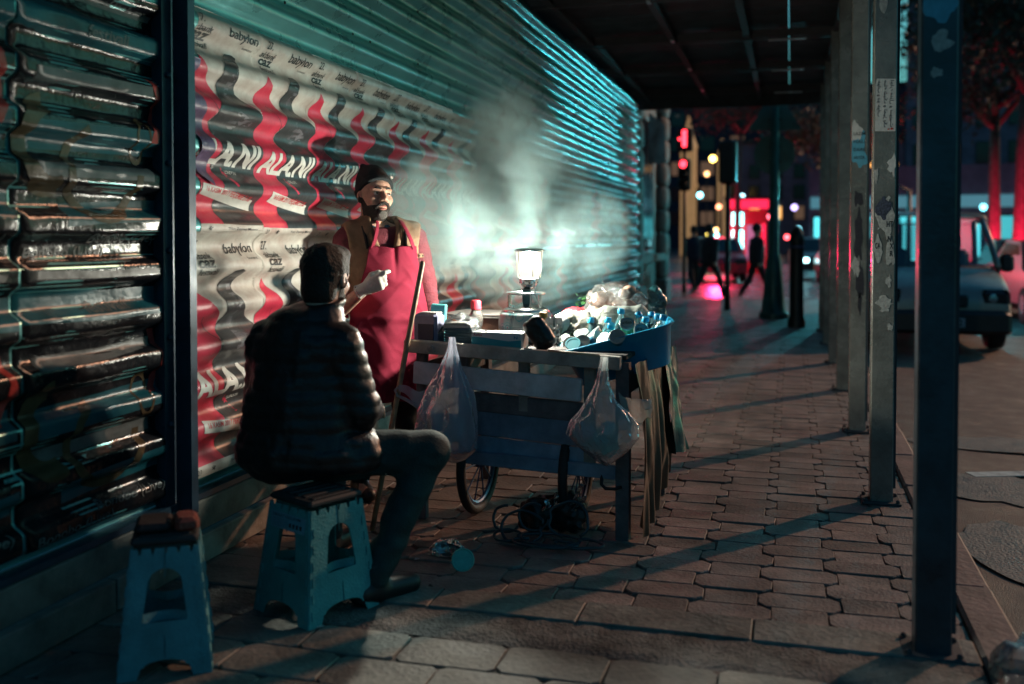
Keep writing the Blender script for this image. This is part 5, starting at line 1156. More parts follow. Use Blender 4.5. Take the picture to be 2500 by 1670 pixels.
CT = [(0, (-1.075, 4.70, .850), (-.35, -.8, .6), 'ayran cup at the far left of the tub beside the black bag'), (0, (-1.015, 4.575, .850), (-.1, -.95, .45), 'ayran cup whose lid faces forward, second from the black bag'), (0, (-.945, 4.520, .868), (.0, -.85, .6), 'ayran cup lying lid forward, third along the tub front rim'),
      (0, (-.765, 4.440, .905), (.1, -.8, .55), 'ayran cup peeking over the tub rim below the printed lid'), (1, (-.735, 4.540, .958), (.1, -.75, .75), 'ayran cup with a large round printed lid in the middle of the tub'), (1, (-1.000, 4.760, .885), (-.1, -.5, .9), 'ayran cup with blue patterned lid left of the bottles'),
      (2, (-1.055, 4.585, .832), (-.3, -.6, .7), 'small cup with a blue lid next to the black bag'), (2, (-.985, 4.50, .858), (.0, -.7, .7), 'small cup with a blue lid on the tub front rim'), (0, (-.870, 4.560, .885), (.9, -.3, .5), 'ayran cup lying on its side pointing right in the tub'),
      (1, (-.915, 4.640, .905), (-.7, -.2, .8), 'green ayran cup lying tilted behind the front cups'), (0, (-.840, 4.48, .885), (-.5, -.6, .5), 'ayran cup sunk low between the front rim and the printed lid'), (1, (-.66, 4.50, .930), (.4, -.7, .6), 'ayran cup under the right hand bottles at the rim')]
for k, pos, ax, lab in CT: put(cps[k], pos, ax, lab, k * 1.3 - .3 if k != 1 else .2)['group'] = 'ayran cups in the tub'
for c in cps: kill(c)

# ---------------------------------------------------------------- bags hanging on the cart front
def hang_bag(name, label, rows, m, loc, sd, nf=9, fa=.10):
    """rows: (z, x centre, half width, half depth)"""
    p = T(name, label, 'bag', loc); b = MB(); n = 72; rings = []
    zz = np.linspace(rows[0][0], rows[-1][0], 46); R0 = np.array(rows)
    for z in zz:
        xc = np.interp(-z, -R0[:, 0], R0[:, 1]); w = np.interp(-z, -R0[:, 0], R0[:, 2]); d = np.interp(-z, -R0[:, 0], R0[:, 3]); t = (z - zz[-1]) / (zz[0] - zz[-1])
        rg = []
        for i in range(n):
            a = 2 * math.pi * i / n; f = 1 + fa * (.3 + t) * math.sin(nf * a + 2.5 * n1(math.cos(a) * 2, math.sin(a) * 2, z * 6, sd)) + .10 * n1(math.cos(a) * 3, math.sin(a) * 3, z * 9, sd + 1)
            rg.append((xc + w * f * math.cos(a), d * f * math.sin(a), z))
        rings.append(rg)
    loft(b, rings); b.f.append(tuple(range(45 * n, 46 * n))); b.mi.append(0); b.build('bag', m, p, smooth=True, recalc=False); return p
p = hang_bag('hanging_bag', 'thin white carrier bag of paper hanging at the left of the cart front', [(.90, .02, .014, .010), (.85, .02, .02, .014), (.76, .01, .05, .03), (.66, .0, .105, .055), (.56, -.01, .145, .07), (.46, -.005, .15, .08), (.39, .02, .12, .07), (.335, .03, .045, .035), (.325, .03, .02, .02)], lilac_f, (-1.515, 4.24, 0), 201)
b = MB(); b.grid(lambda u, v: (-.245 + u * .17 + .0 * v, .0 + .03 * math.sin(u * 3), .655 - .10 * u + (v - .5) * (.03 + .16 * u ** 1.5) + .01 * math.sin(u * 9)), 24, 8); o = b.build('handle', lilac_f, p, smooth=True, recalc=False)
b = MB(); b.tube([(-.245, .0, .66), (-.265, .005, .645), (-.25, .0, .62), (-.21, .0, .605), (-.15, .01, .57), (-.11, .01, .52)], [.006, .007, .007, .008, .010, .004], 8); b.build('handle_edge', lilac_f, p, smooth=True)
b = MB(); b.rbox((-.035, 0, .485), (.15, .055, .12), .012); b.build('paper_parcel', mat('parcel_white', (.30, .42, .46), .7, var=.2, scale=12, bump=.3, bscale=25), p, rot=(0, R_(4), 0))
b = MB(); b.rbox((.055, -.01, .44), (.05, .05, .085), .012); b.build('small_parcel', mat('parcel_teal', (.12, .34, .36), .7, var=.2, scale=12), p, rot=(0, R_(-8), 0))
p = hang_bag('hanging_bag', 'clear plastic bag of rubbish hanging at the right of the cart front', [(.838, .005, .016, .012), (.79, .0, .02, .014), (.72, -.005, .03, .02), (.65, -.01, .06, .03), (.60, .0, .105, .04), (.545, -.005, .15, .05), (.49, -.012, .165, .055), (.43, .0, .11, .05), (.38, .01, .04, .03), (.362, .012, .008, .008)], milky_m, (-.785, 4.205, 0), 211, 7, .08)
b = MB(); b.grid(lambda u, v: (.07 + u * .145 + .01 * n1(u * 4, v * 4, 0, 3), .02 * math.sin(u * 5 + v * 2), .60 + .025 * u + (v - .5) * (.15 - .07 * u) + .012 * n1(u * 7, v * 5, 0, 212)), 22, 12); b.build('ear', milky_m, p, smooth=True, recalc=False)
for k, (x, z, s, c) in enumerate(((-.02, .47, .05, (.06, .28, .30)), (.03, .43, .045, (.05, .30, .26)), (-.07, .50, .04, (.34, .26, .36)), (.02, .52, .04, (.42, .48, .48)), (.06, .48, .035, (.10, .22, .24)))):
    q = bag('wad', None, (x, .0, z), (s, .028, s), mat('wad%d' % k, c, .5, var=.3, bump=.4, bscale=40), 220 + 7 * k, .006, .4, parent=p, flat=False)

# ---------------------------------------------------------------- litter on the ground
p = T('cable_heap', 'heap of coiled dark cable under the cart', 'cable', (-1.06, 4.22, 0)); cab_m = mat('cable_sheath', (.018, .045, .055), .32, var=.2)
r = random.Random(11)
for (cx, cy, rx, ry, z, t0, t1, til) in ((-.10, -.02, .10, .07, .05, .3, 6.4, .9), (.05, -.06, .13, .06, .02, 0, 6.1, .12), (.03, -.10, .14, .05, .015, 2.2, 7.6, .05), (.12, .02, .09, .07, .09, -1, 4.4, 1.1), (-.16, -.05, .06, .05, .02, 0, 6.0, .2), (-.05, .02, .07, .05, .09, 1, 6.2, 1.3), (-.18, .03, .07, .05, .07, 1.5, 5.8, 1.2), (.18, -.08, .10, .05, .02, 3.2, 7.9, .1)):
    pts = []
    for k in range(30):
        a = t0 + (t1 - t0) * k / 29; w = 1 + .22 * n1(math.cos(a) * 2, math.sin(a) * 2, cx * 9, 231); pts.append((cx + rx * w * math.cos(a), cy + ry * w * math.sin(a) * math.cos(til), max(.007, z + ry * 1.2 * math.sin(a) * math.sin(til) + .01)))
    b = MB(); b.tube(pts, .0065, 8); b.build('cable_loop', cab_m, p, smooth=True)
bag('black_sack', 'crumpled black sack behind the coiled cable under the cart', (-1.04, 4.36, .085), (.17, .09, .10), mat('sack_black', (.008, .009, .010), .4, var=.3, bump=.4, bscale=30), 241, .010, .5)
p = T('foil_scraps', 'shiny scrap of rolled foil sticking up from the black sack', 'foil', (-.995, 4.34, .15)); fo_m = mat('foil', (.55, .60, .60), .12, metal=1, var=.1, bump=.8, bscale=30)
for k, (dx, dz, ax, l) in enumerate(((.05, .0, (.45, -.2, .9), .12), (.06, -.02, (.6, -.3, .7), .10), (-.05, -.02, (-.2, -.3, .5), .05), (-.08, -.03, (.3, -.4, .4), .05), (-.02, .0, (.1, -.3, .8), .06))):
    b = MB(); a = Vector(ax).normalized(); q = Vector((dx, -.05, dz)); b.tube([q + a * l * t + Vector((.004 * n1(t * 9, k, 0), 0, .004 * n1(t * 9, k, 5))) for t in np.linspace(0, 1, 8)], [.012 + .004 * n1(t * 7, k, 1) for t in np.linspace(0, 1, 8)], 9, flat=.5); b.build('foil_piece', fo_m, p, smooth=False)
g = G((-.11, -.08, -.005), (.11, .08, .08), .0055); P = g.P; d = ell(P, (0, 0, .012), (.085, .052, .045)) - .014 * vnoise(P * 34, 251) - .010 * np.abs(vnoise(P * 60, 252)); d = np.maximum(d, -(ell(P, (.01, -.02, .03), (.06, .035, .03)) + .004 * vnoise(P * 60, 3))); d = np.maximum(d, .001 - P[..., 2])
o = mesh_obj('foil_tray', sdf_mesh('foil_tray', g, d, False), fo_m, None, (-1.405, 3.93, .0), (0, 0, R_(-12))); tag(o, 'crumpled silver foil tray lying on the pavement before the cart', 'foil tray')
p = T('cup_lid', 'round green plastic cup lid propped against the foil tray', 'lid', (-1.275, 3.745, .048)); b = MB(); b.lathe([(0, 0), (.038, 0), (.041, .004), (.046, .004), (.047, .010), (.043, .012), (.040, .008), (0, .006)], 30, axis=(.25, -.9, .42)); b.build('lid', mat('lid_green', (.10, .42, .36), .45, var=.15, scale=30), p, smooth=True, ang=30)
p2 = MB(); 
r = random.Random(3)
for x, y, lab in ((-1.50, 3.84, 'tiny scrap of white paper left of the crumpled foil tray'), (-1.62, 4.35, 'tiny scrap of white paper beside the left cart wheel'), (-1.58, 3.06, 'scrap of white paper at the front foot of the occupied stool')):
    b = MB(); s_ = r.uniform(.015, .03); b.add([(0, 0, .003), (s_, 0, .006), (s_ * 1.1, s_ * .8, .002), (.1 * s_, s_, .007)], [(0, 1, 2, 3)]); b.add([(0, 0, .0015), (s_, 0, .0035), (s_ * 1.1, s_ * .8, .0005), (.1 * s_, s_, .005)], [(0, 3, 2, 1)])
    tag(b.build('paper_scrap', pap_m, None, (x, y, .002), (0, 0, r.uniform(0, 6))), lab, 'paper scrap', 'paper scraps on the pavement')
o = bag('trash_bag', 'knotted clear plastic trash bag at the kerb by the nearest column', (.735, 3.27, .02), (.15, .14, .13), film('trash_film', (.42, .44, .42), .5, .18, .7, 1, 16), 261, .010, .3, flat=True)

# ---------------------------------------------------------------- steam round the lantern
def steam_mat():
    m = bpy.data.materials.new('steam'); m.use_nodes = True; n = m.node_tree; n.nodes.clear(); L = n.links.new
    tc = n.nodes.new('ShaderNodeTexCoord'); out = n.nodes.new('ShaderNodeOutputMaterial'); pv = n.nodes.new('ShaderNodeVolumePrincipled')
    pv.inputs['Color'].default_value = (.66, .95, .95, 1); pv.inputs['Anisotropy'].default_value = .1
    def noise(sc, det, dist, off):
        mp = n.nodes.new('ShaderNodeMapping'); mp.inputs['Location'].default_value = off; mp.inputs['Scale'].default_value = (1, 1, .72); L(tc.outputs['Object'], mp.inputs[0])
        z = n.nodes.new('ShaderNodeTexNoise'); z.inputs['Scale'].default_value = sc; z.inputs['Detail'].default_value = det; z.inputs['Roughness'].default_value = .58; z.inputs['Distortion'].default_value = dist; L(mp.outputs[0], z.inputs[0]); return z.outputs['Fac']
    def mth(op, a, b=None, cl=False):
        q = n.nodes.new('ShaderNodeMath'); q.operation = op; q.use_clamp = cl
        for i, v in enumerate((a, b)):
            if v is None: continue
            if isinstance(v, (int, float)): q.inputs[i].default_value = v
            else: L(v, q.inputs[i])
        return q.outputs[0]
    sx = n.nodes.new('ShaderNodeSeparateXYZ'); L(tc.outputs['Object'], sx.inputs[0]); x, y, z = sx.outputs
    # plume axis drifts with height: object coords origin at the plume foot
    def falloff(cx, cz, rx, ry, rz, cy=0):
        a = mth('DIVIDE', mth('SUBTRACT', x, cx), rx); b = mth('DIVIDE', mth('SUBTRACT', y, cy), ry); c = mth('DIVIDE', mth('SUBTRACT', z, cz), rz)
        d = mth('ADD', mth('ADD', mth('MULTIPLY', a, a), mth('MULTIPLY', b, b)), mth('MULTIPLY', c, c)); return mth('SUBTRACT', 1, d, True)
    f = mth('MULTIPLY', falloff(-.02, .34, .50, .42, .36), .35)
    for cx, cz, rx, ry, rz_, wgt in ((-.12, .50, .34, .40, .34, .75), (-.12, .86, .30, .38, .42, .55), (-.24, 1.22, .26, .36, .42, .22), (-.60, .52, .42, .38, .40, .8), (.30, .42, .28, .36, .30, .5), (.05, .70, .34, .36, .34, .6)):
        f = mth('ADD', f, mth('MULTIPLY', falloff(cx, cz, rx, ry, rz_), wgt))
    hole = falloff(.05, .27, .22, .30, .22, -.15); f = mth('MULTIPLY', f, mth('SUBTRACT', 1, mth('MULTIPLY', hole, .75)))
    nz = mth('MULTIPLY', mth('SUBTRACT', noise(4.6, 7, 1.1, (0, 3, 6)), .44, False), 4.6, True); nb = mth('MULTIPLY', mth('SUBTRACT', noise(1.9, 3, .6, (2, 7, 7)), .36), 3.2, True)
    lx, ly, lz = mth('SUBTRACT', x, .107), mth('SUBTRACT', y, -.146), mth('SUBTRACT', z, .26); r2 = mth('ADD', mth('ADD', mth('MULTIPLY', lx, lx), mth('MULTIPLY', ly, ly)), mth('MULTIPLY', lz, lz))
    f = mth('MULTIPLY', f, mth('MULTIPLY', mth('SUBTRACT', r2, .014, True), 2.0, True))
    dn = mth('MULTIPLY', mth('MULTIPLY', f, mth('ADD', mth('MULTIPLY', nz, nb), .11)), 17); L(dn, pv.inputs['Density']); L(pv.outputs[0], out.inputs['Volume']); return m
b = MB(); b.box((-.22, 0, .86), (1.7, .85, 1.84)); o = b.build('steam', steam_mat(), None, (-1.33, 4.93, .96), (0, 0, R_(-16))); tag(o, 'pale cyan steam drifting round the lit lantern', 'steam', kind='stuff')
# ================================================================ the street behind
dst_m = mat('old_stone', (.17, .135, .115), .8, var=.35, scale=3, bump=.5, bscale=15, randv=.2)
dwl_m = mat('facade_dark', (.15, .12, .16), .85, var=.3, scale=1.5); dark_m = mat('dark_metal', (.012, .018, .02), .45, var=.2, metal=.3); win_m = mat('dark_glass', (.01, .015, .02), .12, var=.2)
teal_p = mat('pole_green', (.02, .10, .10), .4, var=.3, metal=.3)
# ---- rusticated stone building after the hoarding
sb = T('stone_building', 'old stone building with rusticated pilasters just past the end of the hoarding', 'building', (-2.62, 16.1, 0))
b = MB(); b.box((-3.0, 2.3, 4.5), (6, 4.6, 9)); b.build('wall', dst_m, sb)
for yc in (.45, 4.1):
    for k in range(16):
        b = MB(); b.lathe([(.24, 0), (.31, .05), (.33, .15), (.33, .30), (.31, .40), (.24, .45)], 14, sx=.5, sy=1.2); o = b.build('stone_block', dst_m, sb, (.05, yc, .5 + .47 * k), smooth=True, ang=30)
    b = MB(); b.rbox((.02, yc, .25), (.40, .9, .5), .04); b.build('pilaster_base', dst_m, sb)
for yc in (2.3,):
    b = MB(); b.box((.012, yc, 2.3), (.02, 1.5, 2.6)); f = b.build('window', dark_m, sb)
    for dx in (-.36, .36):
        b = MB(); b.box((.03, yc + dx, 2.3), (.015, .64, 2.4)); b.build('pane', win_m, f)
b = MB(); b.box((.08, 2.3, .95), (.16, 4.5, .14)); b.build('ledge', dst_m, sb)
b = MB(); b.box((.15, 2.3, 8.2), (.4, 4.8, .3)); b.build('cornice', dst_m, sb)
# hanging banner on the stone building
b = MB(); b.grid(lambda u, v: (.0 + .30 * u, .03 * math.sin(u * 5 + v * 3), 3.75 - v * .95 - .25 * u * (1 - v)), 10, 14); tag(b.build('banner', mat('banner_cloth', (.30, .36, .34), .8, var=.4, scale=4), None, (-2.55, 18.2, -.1), (0, 0, 0), smooth=True, recalc=False), 'small pale banner hanging from the stone building', 'banner')
# ---- signs and signals
sp = T('sign_post', 'dark traffic sign post with a triangle above a disc, seen from behind', 'traffic sign', (-.27, 16.85, 0))
b = MB(); b.lathe([(.24, 0), (.24, .08), (.20, .12), (.17, .4), (.12, .95), (.095, 1.05), (.08, 1.1), (.07, 3.9)], 20, fn=lambda a, z: 1 + (.03 * math.sin(a * 10) if z < 1 else 0)); b.build('post', teal_p, sp, smooth=True, ang=40)
b = MB(); b.lathe([(0, 0), (.335, 0), (.335, .012), (0, .012)], 36, (0, .08, 2.72), axis=(0, 1, 0)); b.build('disc', teal_p, sp)
b = MB(); b.plate([(-.40, 3.12), (.40, 3.12), (.42, 3.16), (.03, 3.80), (-.03, 3.80), (-.42, 3.16)], [], .012, Matrix.Translation((0, .08, 0))); b.build('triangle', teal_p, sp)
b = MB()
for z in (2.6, 2.85, 3.3): b.box((0, .075, z), (.22, .02, .03))
b.build('clamp', dark_m, sp)
def signal(label, loc, rz, lit, hz, ph):
    s = T('traffic_light', label, 'traffic light', loc, rz, 'traffic lights'); b = MB(); b.lathe([(.06, 0), (.05, .3), (.045, ph)], 12); b.build('pole', dark_m, s, smooth=True)
    b = MB(); b.rbox((0, 0, hz), (.32, .20, .82), .05); h = b.build('housing', dark_m, s)
    for k in range(3):
        b = MB(); b.lathe([(.105, 0), (.11, .10), (.10, .10), (.095, .0)], 18, (0, -.10, hz + .26 - .26 * k), axis=(0, -1, 0)); b.build('visor', dark_m, h)
        b = MB(); b.lathe([(.095, 0), (.07, .02), (0, .03)], 18, (0, -.10, hz + .26 - .26 * k), axis=(0, -1, 0)); b.build('lens', emis('signal_red', (1, .03, .05), 7) if (lit and k == 0) else win_m, h, smooth=True)
    return s
sg = signal('traffic light showing red with a red countdown figure above it', (-2.62, 25.2, -.1), R_(-8), True, 3.02, 3.9)
b = MB(); b.box((.02, -.11, 3.93), (.10, .03, .42)); b.box((-.10, -.11, 3.92), (.06, .03, .06)); b.build('countdown_figure', emis('signal_red', (1, .03, .05), 7), sg)
b = MB(); b.rbox((0, 0, 3.9), (.42, .18, .6), .04); b.build('countdown_box', dark_m, sg)
s2 = signal('dark back of a traffic light on a slim pole left of the sign post', (-1.12, 18.4, 0), R_(172), False, 2.72, 2.4)
bl = T('bollard', 'slim black post with a domed top standing right of the sign post', 'bollard', (.09, 15.25, 0)); b = MB(); b.lathe([(.13, 0), (.13, .1), (.105, .16), (.10, 1.25), (.115, 1.3), (.09, 1.42), (.04, 1.49), (0, 1.5)], 18); b.build('shaft', dark_m, bl, smooth=True, ang=35)
b = MB(); b.lathe([(.112, 1.18), (.116, 1.2), (.112, 1.22)], 18, cap=False); b.build('band', mat('bollard_band', (.06, .07, .16), .4), bl)
# ---- far passers-by
def walker(label, loc, rz, cols, st=.2, bagside=0):
    p = T('person', label, 'person', loc, rz); g = G((-.34, -.36, 0), (.34, .36, 1.78), .02); P = g.P
    hd = smin(ell(P, (0, -.02, 1.62), (.08, .10, .12)), cap(P, (0, 0, 1.38), (0, -.01, 1.55), .06, .055), .03)
    to = smin(ell(P, (0, 0, 1.18), (.21, .14, .28)), ell(P, (0, 0, .95), (.18, .14, .18)), .08); ar = smin(cap(P, (-.2, 0, 1.36), (-.27, .05 * st * 5, .92), .06, .045), cap(P, (.2, 0, 1.36), (.27, -.08 * st * 5, .92), .06, .045), 0); hn = smin(ell(P, (-.28, .05 * st * 5, .86), (.035, .04, .06)), ell(P, (.28, -.08 * st * 5, .86), (.035, .04, .06)), 0)
    lg = smin(smin(cap(P, (-.09, 0, .9), (-.10, -st * .6, .48), .09, .065), cap(P, (-.10, -st * .6, .48), (-.10, -st, .07), .065, .05), .03), smin(cap(P, (.09, 0, .9), (.10, st * .4, .50), .09, .065), cap(P, (.10, st * .4, .50), (.10, st * 1.4, .10), .065, .05), .03), .03)
    sh = smin(cap(P, (-.10, -st + .04, .04), (-.10, -st - .14, .04), .045, .04), cap(P, (.10, st * 1.4 + .04, .06), (.10, st * 1.4 - .13, .03), .045, .04), 0)
    mesh_obj('body', sdf_mesh('body', g, smin(smin(smin(hd, to + .02, .03), smin(ar + .015, hn, .02), .03), smin(lg + .015, sh, .02), .04)), skin_m, p)
    mesh_obj('coat', sdf_mesh('coat', g, np.maximum(smin(to - .02, ar - .01, .03), .78 - P[..., 2])), cols[0], p); mesh_obj('trousers', sdf_mesh('trousers', g, np.maximum(lg, P[..., 2] - .95)), cols[1], p)
    mesh_obj('hair', sdf_mesh('hair', g, np.maximum(ell(P, (0, .0, 1.65), (.092, .11, .115)), -(P[..., 2] - 1.58 + P[..., 1] * .5))), hair_m, p)
    if bagside: b = MB(); b.rbox((bagside * .30, 0, .62), (.08, .26, .34), .03); b.build('carried_bag', dark_m, p)
    return p
ct1 = mat('coat_dark', (.014, .018, .024), .8, var=.3); ct2 = mat('coat_navy', (.012, .02, .04), .8, var=.3)
walker('dark figure walking away along the far crossing with a bag', (-1.78, 22.6, -.115), R_(140), (ct1, trs_m), .40, 1)
walker('dark figure walking beside the one with the bag on the crossing', (-2.50, 26.5, -.115), R_(215), (ct2, trs_m), .12)
walker('dark figure standing alone left of the dark sign post', (-.72, 22.1, -.115), R_(120), (ct1, trs_m), .30)
# ---- kiosk with lit panels
kk = T('kiosk', 'red lit kiosk with bright cyan display panels across the crossing', 'kiosk', (-1.9, 39.5, -.11), R_(4))
red_g = mat('kiosk_red', (.35, .03, .05), .5, var=.2, emit=(1, .03, .08), es=.008)
b = MB(); b.box((.25, .6, 1.25), (1.5, 1.2, 2.5)); b.build('body', red_g, kk)
b = MB(); b.box((.25, -.03, 2.72), (1.6, .12, .36)); b.build('fascia', emis('neon_red', (1, .02, .07), 1.7), kk)
for z, h, w in ((2.13, .5, .42), (1.12, 1.15, .42)):
    b = MB(); b.box((-.12, -.03, z), (w, .06, h)); b.build('lit_panel', emis('panel_cyan', (.22, .95, 1), 6), kk)
b = MB(); b.box((.42, -.03, 1.2), (.4, .05, 1.4)); b.build('pink_panel', emis('panel_pink', (.9, .25, .5), .5), kk)
b = MB(); b.box((.88, -.03, 1.35), (.12, .05, 1.2)); b.build('red_tube', emis('neon_red', (1, .02, .07), 1.7), kk)
b = MB(); b.box((.25, .6, 2.95), (1.8, 1.6, .12)); b.build('roof', dark_m, kk)
kl = bpy.data.lights.new('kiosk_glow', 'POINT'); kl.energy = 350; kl.color = (1, .03, .10); kl.shadow_soft_size = .6; ko = bpy.data.objects.new('kiosk_glow', kl); COL.objects.link(ko); ko.parent = kk; ko.location = (-.9, -1.6, 1.2)
# ---- cars
def car(label, loc, rz, paint, head=0, tail=0, taxi=False):
    c = T('car', label, 'car', loc, rz, 'cars on the far road'); b = MB(); prof_ = [(-2.1, .32), (-2.12, .62), (-2.0, .80), (-1.15, .92), (-.45, 1.38), (.75, 1.42), (1.45, .98), (2.05, .92), (2.12, .6), (2.08, .30)]
    rings = []
    for x, ins in ((-.84, .0), (-.80, .02), (.80, .02), (.84, 0)):
        rings.append([(x * (1 - .16 * max(0, z - .9) / .5), y * (.985 if abs(x) > .82 else 1), z) for y, z in prof_])
    loft(b, rings); n = len(prof_); b.f.append(tuple(range(n))); b.mi.append(0); b.f.append(tuple(range(3 * n, 4 * n))); b.mi.append(0); b.build('body', paint, c, smooth=True, ang=35)
    for s in (-1, 1):
        b = MB(); b.add([(s * .80, -.95, .95), (s * .725, -.40, 1.33), (s * .72, .68, 1.36), (s * .80, 1.25, .98)], [(0, 1, 2, 3)]); b.v = [(x + s * .012, y, z) for x, y, z in b.v]; b.build('side_window', win_m, c)
        for y in (-1.3, 1.3): b = MB(); b.lathe([(.12, -.1), (.30, -.1), (.32, -.06), (.32, .06), (.30, .1), (.12, .1)], 20, (s * .76, y, .32), axis=(1, 0, 0)); w = b.build('wheel', rub_m, c, smooth=True, ang=35); b = MB(); b.lathe([(0, .105), (.18, .105), (.18, .09)], 14, (s * .76, y, .32), axis=(s, 0, 0)); b.build('rim', chrome_m, w)
        b = MB(); b.rbox((s * .62, -2.1, .66), (.32, .06, .15), .02); b.build('headlight', emis('headlamp%d' % int(head), (.45, .95, 1), head) if head else win_m, c)
        b = MB(); b.rbox((s * .62, 2.09, .74), (.30, .06, .16), .02); b.build('tail_light', emis('tail_red', (1, .02, .04), tail) if tail else red_m, c)
    for y0, z0, y1, z1 in ((-1.12, .95, -.50, 1.35), (1.40, 1.03, .80, 1.39)):
        d = -.015 if y0 < 0 else .015; b = MB(); b.add([(-.70, y0 + d, z0 + .012), (.70, y0 + d, z0 + .012), (.62, y1 + d, z1 + .012), (-.62, y1 + d, z1 + .012)], [(0, 1, 2, 3)]); b.build('windscreen' if y0 < 0 else 'rear_window', win_m, c)
    if taxi: b = MB(); b.rbox((0, .1, 1.47), (.42, .16, .12), .02); b.build('roof_sign', emis('taxi_sign', (1, .6, .15), 2), c)
    return c
car('red car with lit tail lights beyond the walking figures', (-2.4, 33.0, -.11), R_(8), mat('car_red', (.35, .02, .04), .3, var=.1, coat=.5), 0, 9)
car('orange taxi partly behind the columns beyond the bollard', (1.80, 31.5, -.11), R_(186), mat('taxi_orange', (.50, .20, .03), .35, var=.1, coat=.5), 0, 5, True)
car('dark car with cyan headlights behind the taxi', (.9, 36.0, -.11), R_(4), mat('car_dark', (.03, .035, .05), .3, var=.1, coat=.5), 7, 0)
car('dark red car at the right edge of the picture past the van', (4.62, 19.4, -.125), R_(0), mat('car_maroon', (.16, .015, .04), .3, var=.1, coat=.5), 1.5, 6)
car('dark parked car between the two red lit trunks', (5.5, 26.2, -.125), R_(-2), mat('car_black', (.02, .02, .025), .3, var=.1, coat=.5), 0, 6)  # added car, turned so its tail lights face the farther trunk
# ---- parked van, facing the camera
van = T('van', 'grey parked panel van with a cyan lit windscreen, facing the camera', 'van', (1.84, 13.35, -.12), R_(1)); vp_m = mat('van_grey', (.26, .25, .235), .3, var=.1, coat=.4, metal=.2); blk_p = mat('black_trim', (.015, .016, .018), .5, var=.2)
b = MB()
def sec(y, w, z0, z1, r=.10): return [(x, y, z) for x, z in [(-w, z0), (-w * 1.0, (z0 + z1) / 2), (-w * .97, z1 - r), (-w * .86, z1 - .02), (-w * .4, z1), (w * .4, z1), (w * .86, z1 - .02), (w * .97, z1 - r), (w, (z0 + z1) / 2), (w, z0)]]
secs = [sec(-.03, .72, .28, .66, .05), sec(.0, .80, .25, .78, .06), sec(.10, .84, .24, .86, .06), sec(.55, .86, .24, 1.02, .08), sec(.85, .86, .24, 1.08, .08)]
loft(b, secs); n = 10; b.f.append(tuple(range(n))); b.mi.append(0); b.build('bonnet', vp_m, van, smooth=True, ang=45)
b = MB(); loft(b, [sec(1.50, .82, 1.66, 1.78, .05), sec(1.65, .84, 1.66, 1.83, .05), sec(2.6, .85, 1.66, 1.86, .05), sec(4.2, .84, 1.66, 1.84, .05)]); b.build('roof', vp_m, van, smooth=True, ang=45)
for s in (-1, 1):
    b = MB(); b.add([(s * .86, .85, .24), (s * .86, 4.25, .24), (s * .86, 4.25, 1.08), (s * .86, .85, 1.08)], [(0, 1, 2, 3)]); b.add([(s * .84, 2.5, 1.08), (s * .84, 4.25, 1.08), (s * .82, 4.2, 1.68), (s * .82, 2.5, 1.68)], [(0, 1, 2, 3)]); b.build('side_panel', vp_m, van)
    b = MB(); b.tube([(s * .83, .82, 1.06), (s * .80, 1.15, 1.38), (s * .76, 1.52, 1.70), (s * .78, 1.9, 1.74)], .045, 8, flat=.8); b.build('pillar', vp_m, van, smooth=True)
    b = MB(); b.tube([(s * .845, 2.45, 1.06), (s * .82, 2.45, 1.70)], .04, 8); b.build('pillar', vp_m, van, smooth=True)
    b = MB(); b.rbox((s * .63, .02, .70), (.36, .10, .22), .05); h = b.build('headlight', win_m, van); b = MB(); b.lathe([(.06, 0), (.05, .02), (0, .025)], 14, (s * .60, -.03, .70), axis=(0, -1, 0)); b.build('lamp', mat('lamp_reflector', (.3, .4, .45), .2, metal=.8), h)
    b = MB(); b.rbox((s * .98, 1.05, 1.12), (.18, .10, .24), .04); b.tube([(s * .86, 1.08, 1.06), (s * .95, 1.06, 1.08)], .02, 6); b.build('mirror', blk_p, van)
    for y in (.72, 3.5):
        b = MB(); b.lathe([(.15, -.1), (.29, -.1), (.31, -.06), (.31, .07), (.29, .1), (.15, .1)], 24, (s * .76, y, .31), axis=(1, 0, 0)); w = b.build('wheel', rub_m, van, smooth=True, ang=35); b = MB(); b.lathe([(0, .105), (.18, .105), (.18, .09)], 14, (s * .76, y, .31), axis=(s, 0, 0)); b.build('rim', chrome_m, w)
    b = MB(); b.rbox((s * .40, 1.75, .98), (.46, .14, .62), .06); b.rbox((s * .40, 1.75, 1.40), (.22, .10, .24), .05); b.build('seat', blk_p, van)
b = MB(); b.rbox((0, -.06, .40), (1.62, .16, .30), .05); b.build('bumper', blk_p, van); b = MB(); b.rbox((0, -.055, .665), (.62, .06, .16), .02); b.build('grille', blk_p, van)
b = MB(); b.rbox((0, -.147, .40), (.52, .012, .115), .004); pl_ = b.build('number_plate', mat('plate', (.32, .36, .40), .5, var=.1), van); b = MB(); flat_text(b, '34 VY 72', -.23, .36, .46, .08, -.1545, .02); b.build('lettering', ink_m, pl_, recalc=False)
gl_f = film('car_glass', (.05, .10, .11), .25, .05, .9, 0, 5)
b = MB(); b.grid(lambda u, v: ((u - .5) * (1.62 - .12 * v), .84 + .68 * v - .06 * math.sin(math.pi * u), 1.08 + .62 * v), 10, 6); b.build('windscreen', gl_f, van, smooth=True, recalc=False)
b = MB(); b.grid(lambda u, v: ((u - .5) * 1.5, 4.25, 1.10 + .55 * v), 2, 2); b.build('rear_window', gl_f, van, recalc=False); b = MB(); b.box((0, 4.22, .66), (1.7, .05, .82)); b.box((0, 4.22, 1.38), (.08, .06, .6)); b.build('tailgate', vp_m, van)
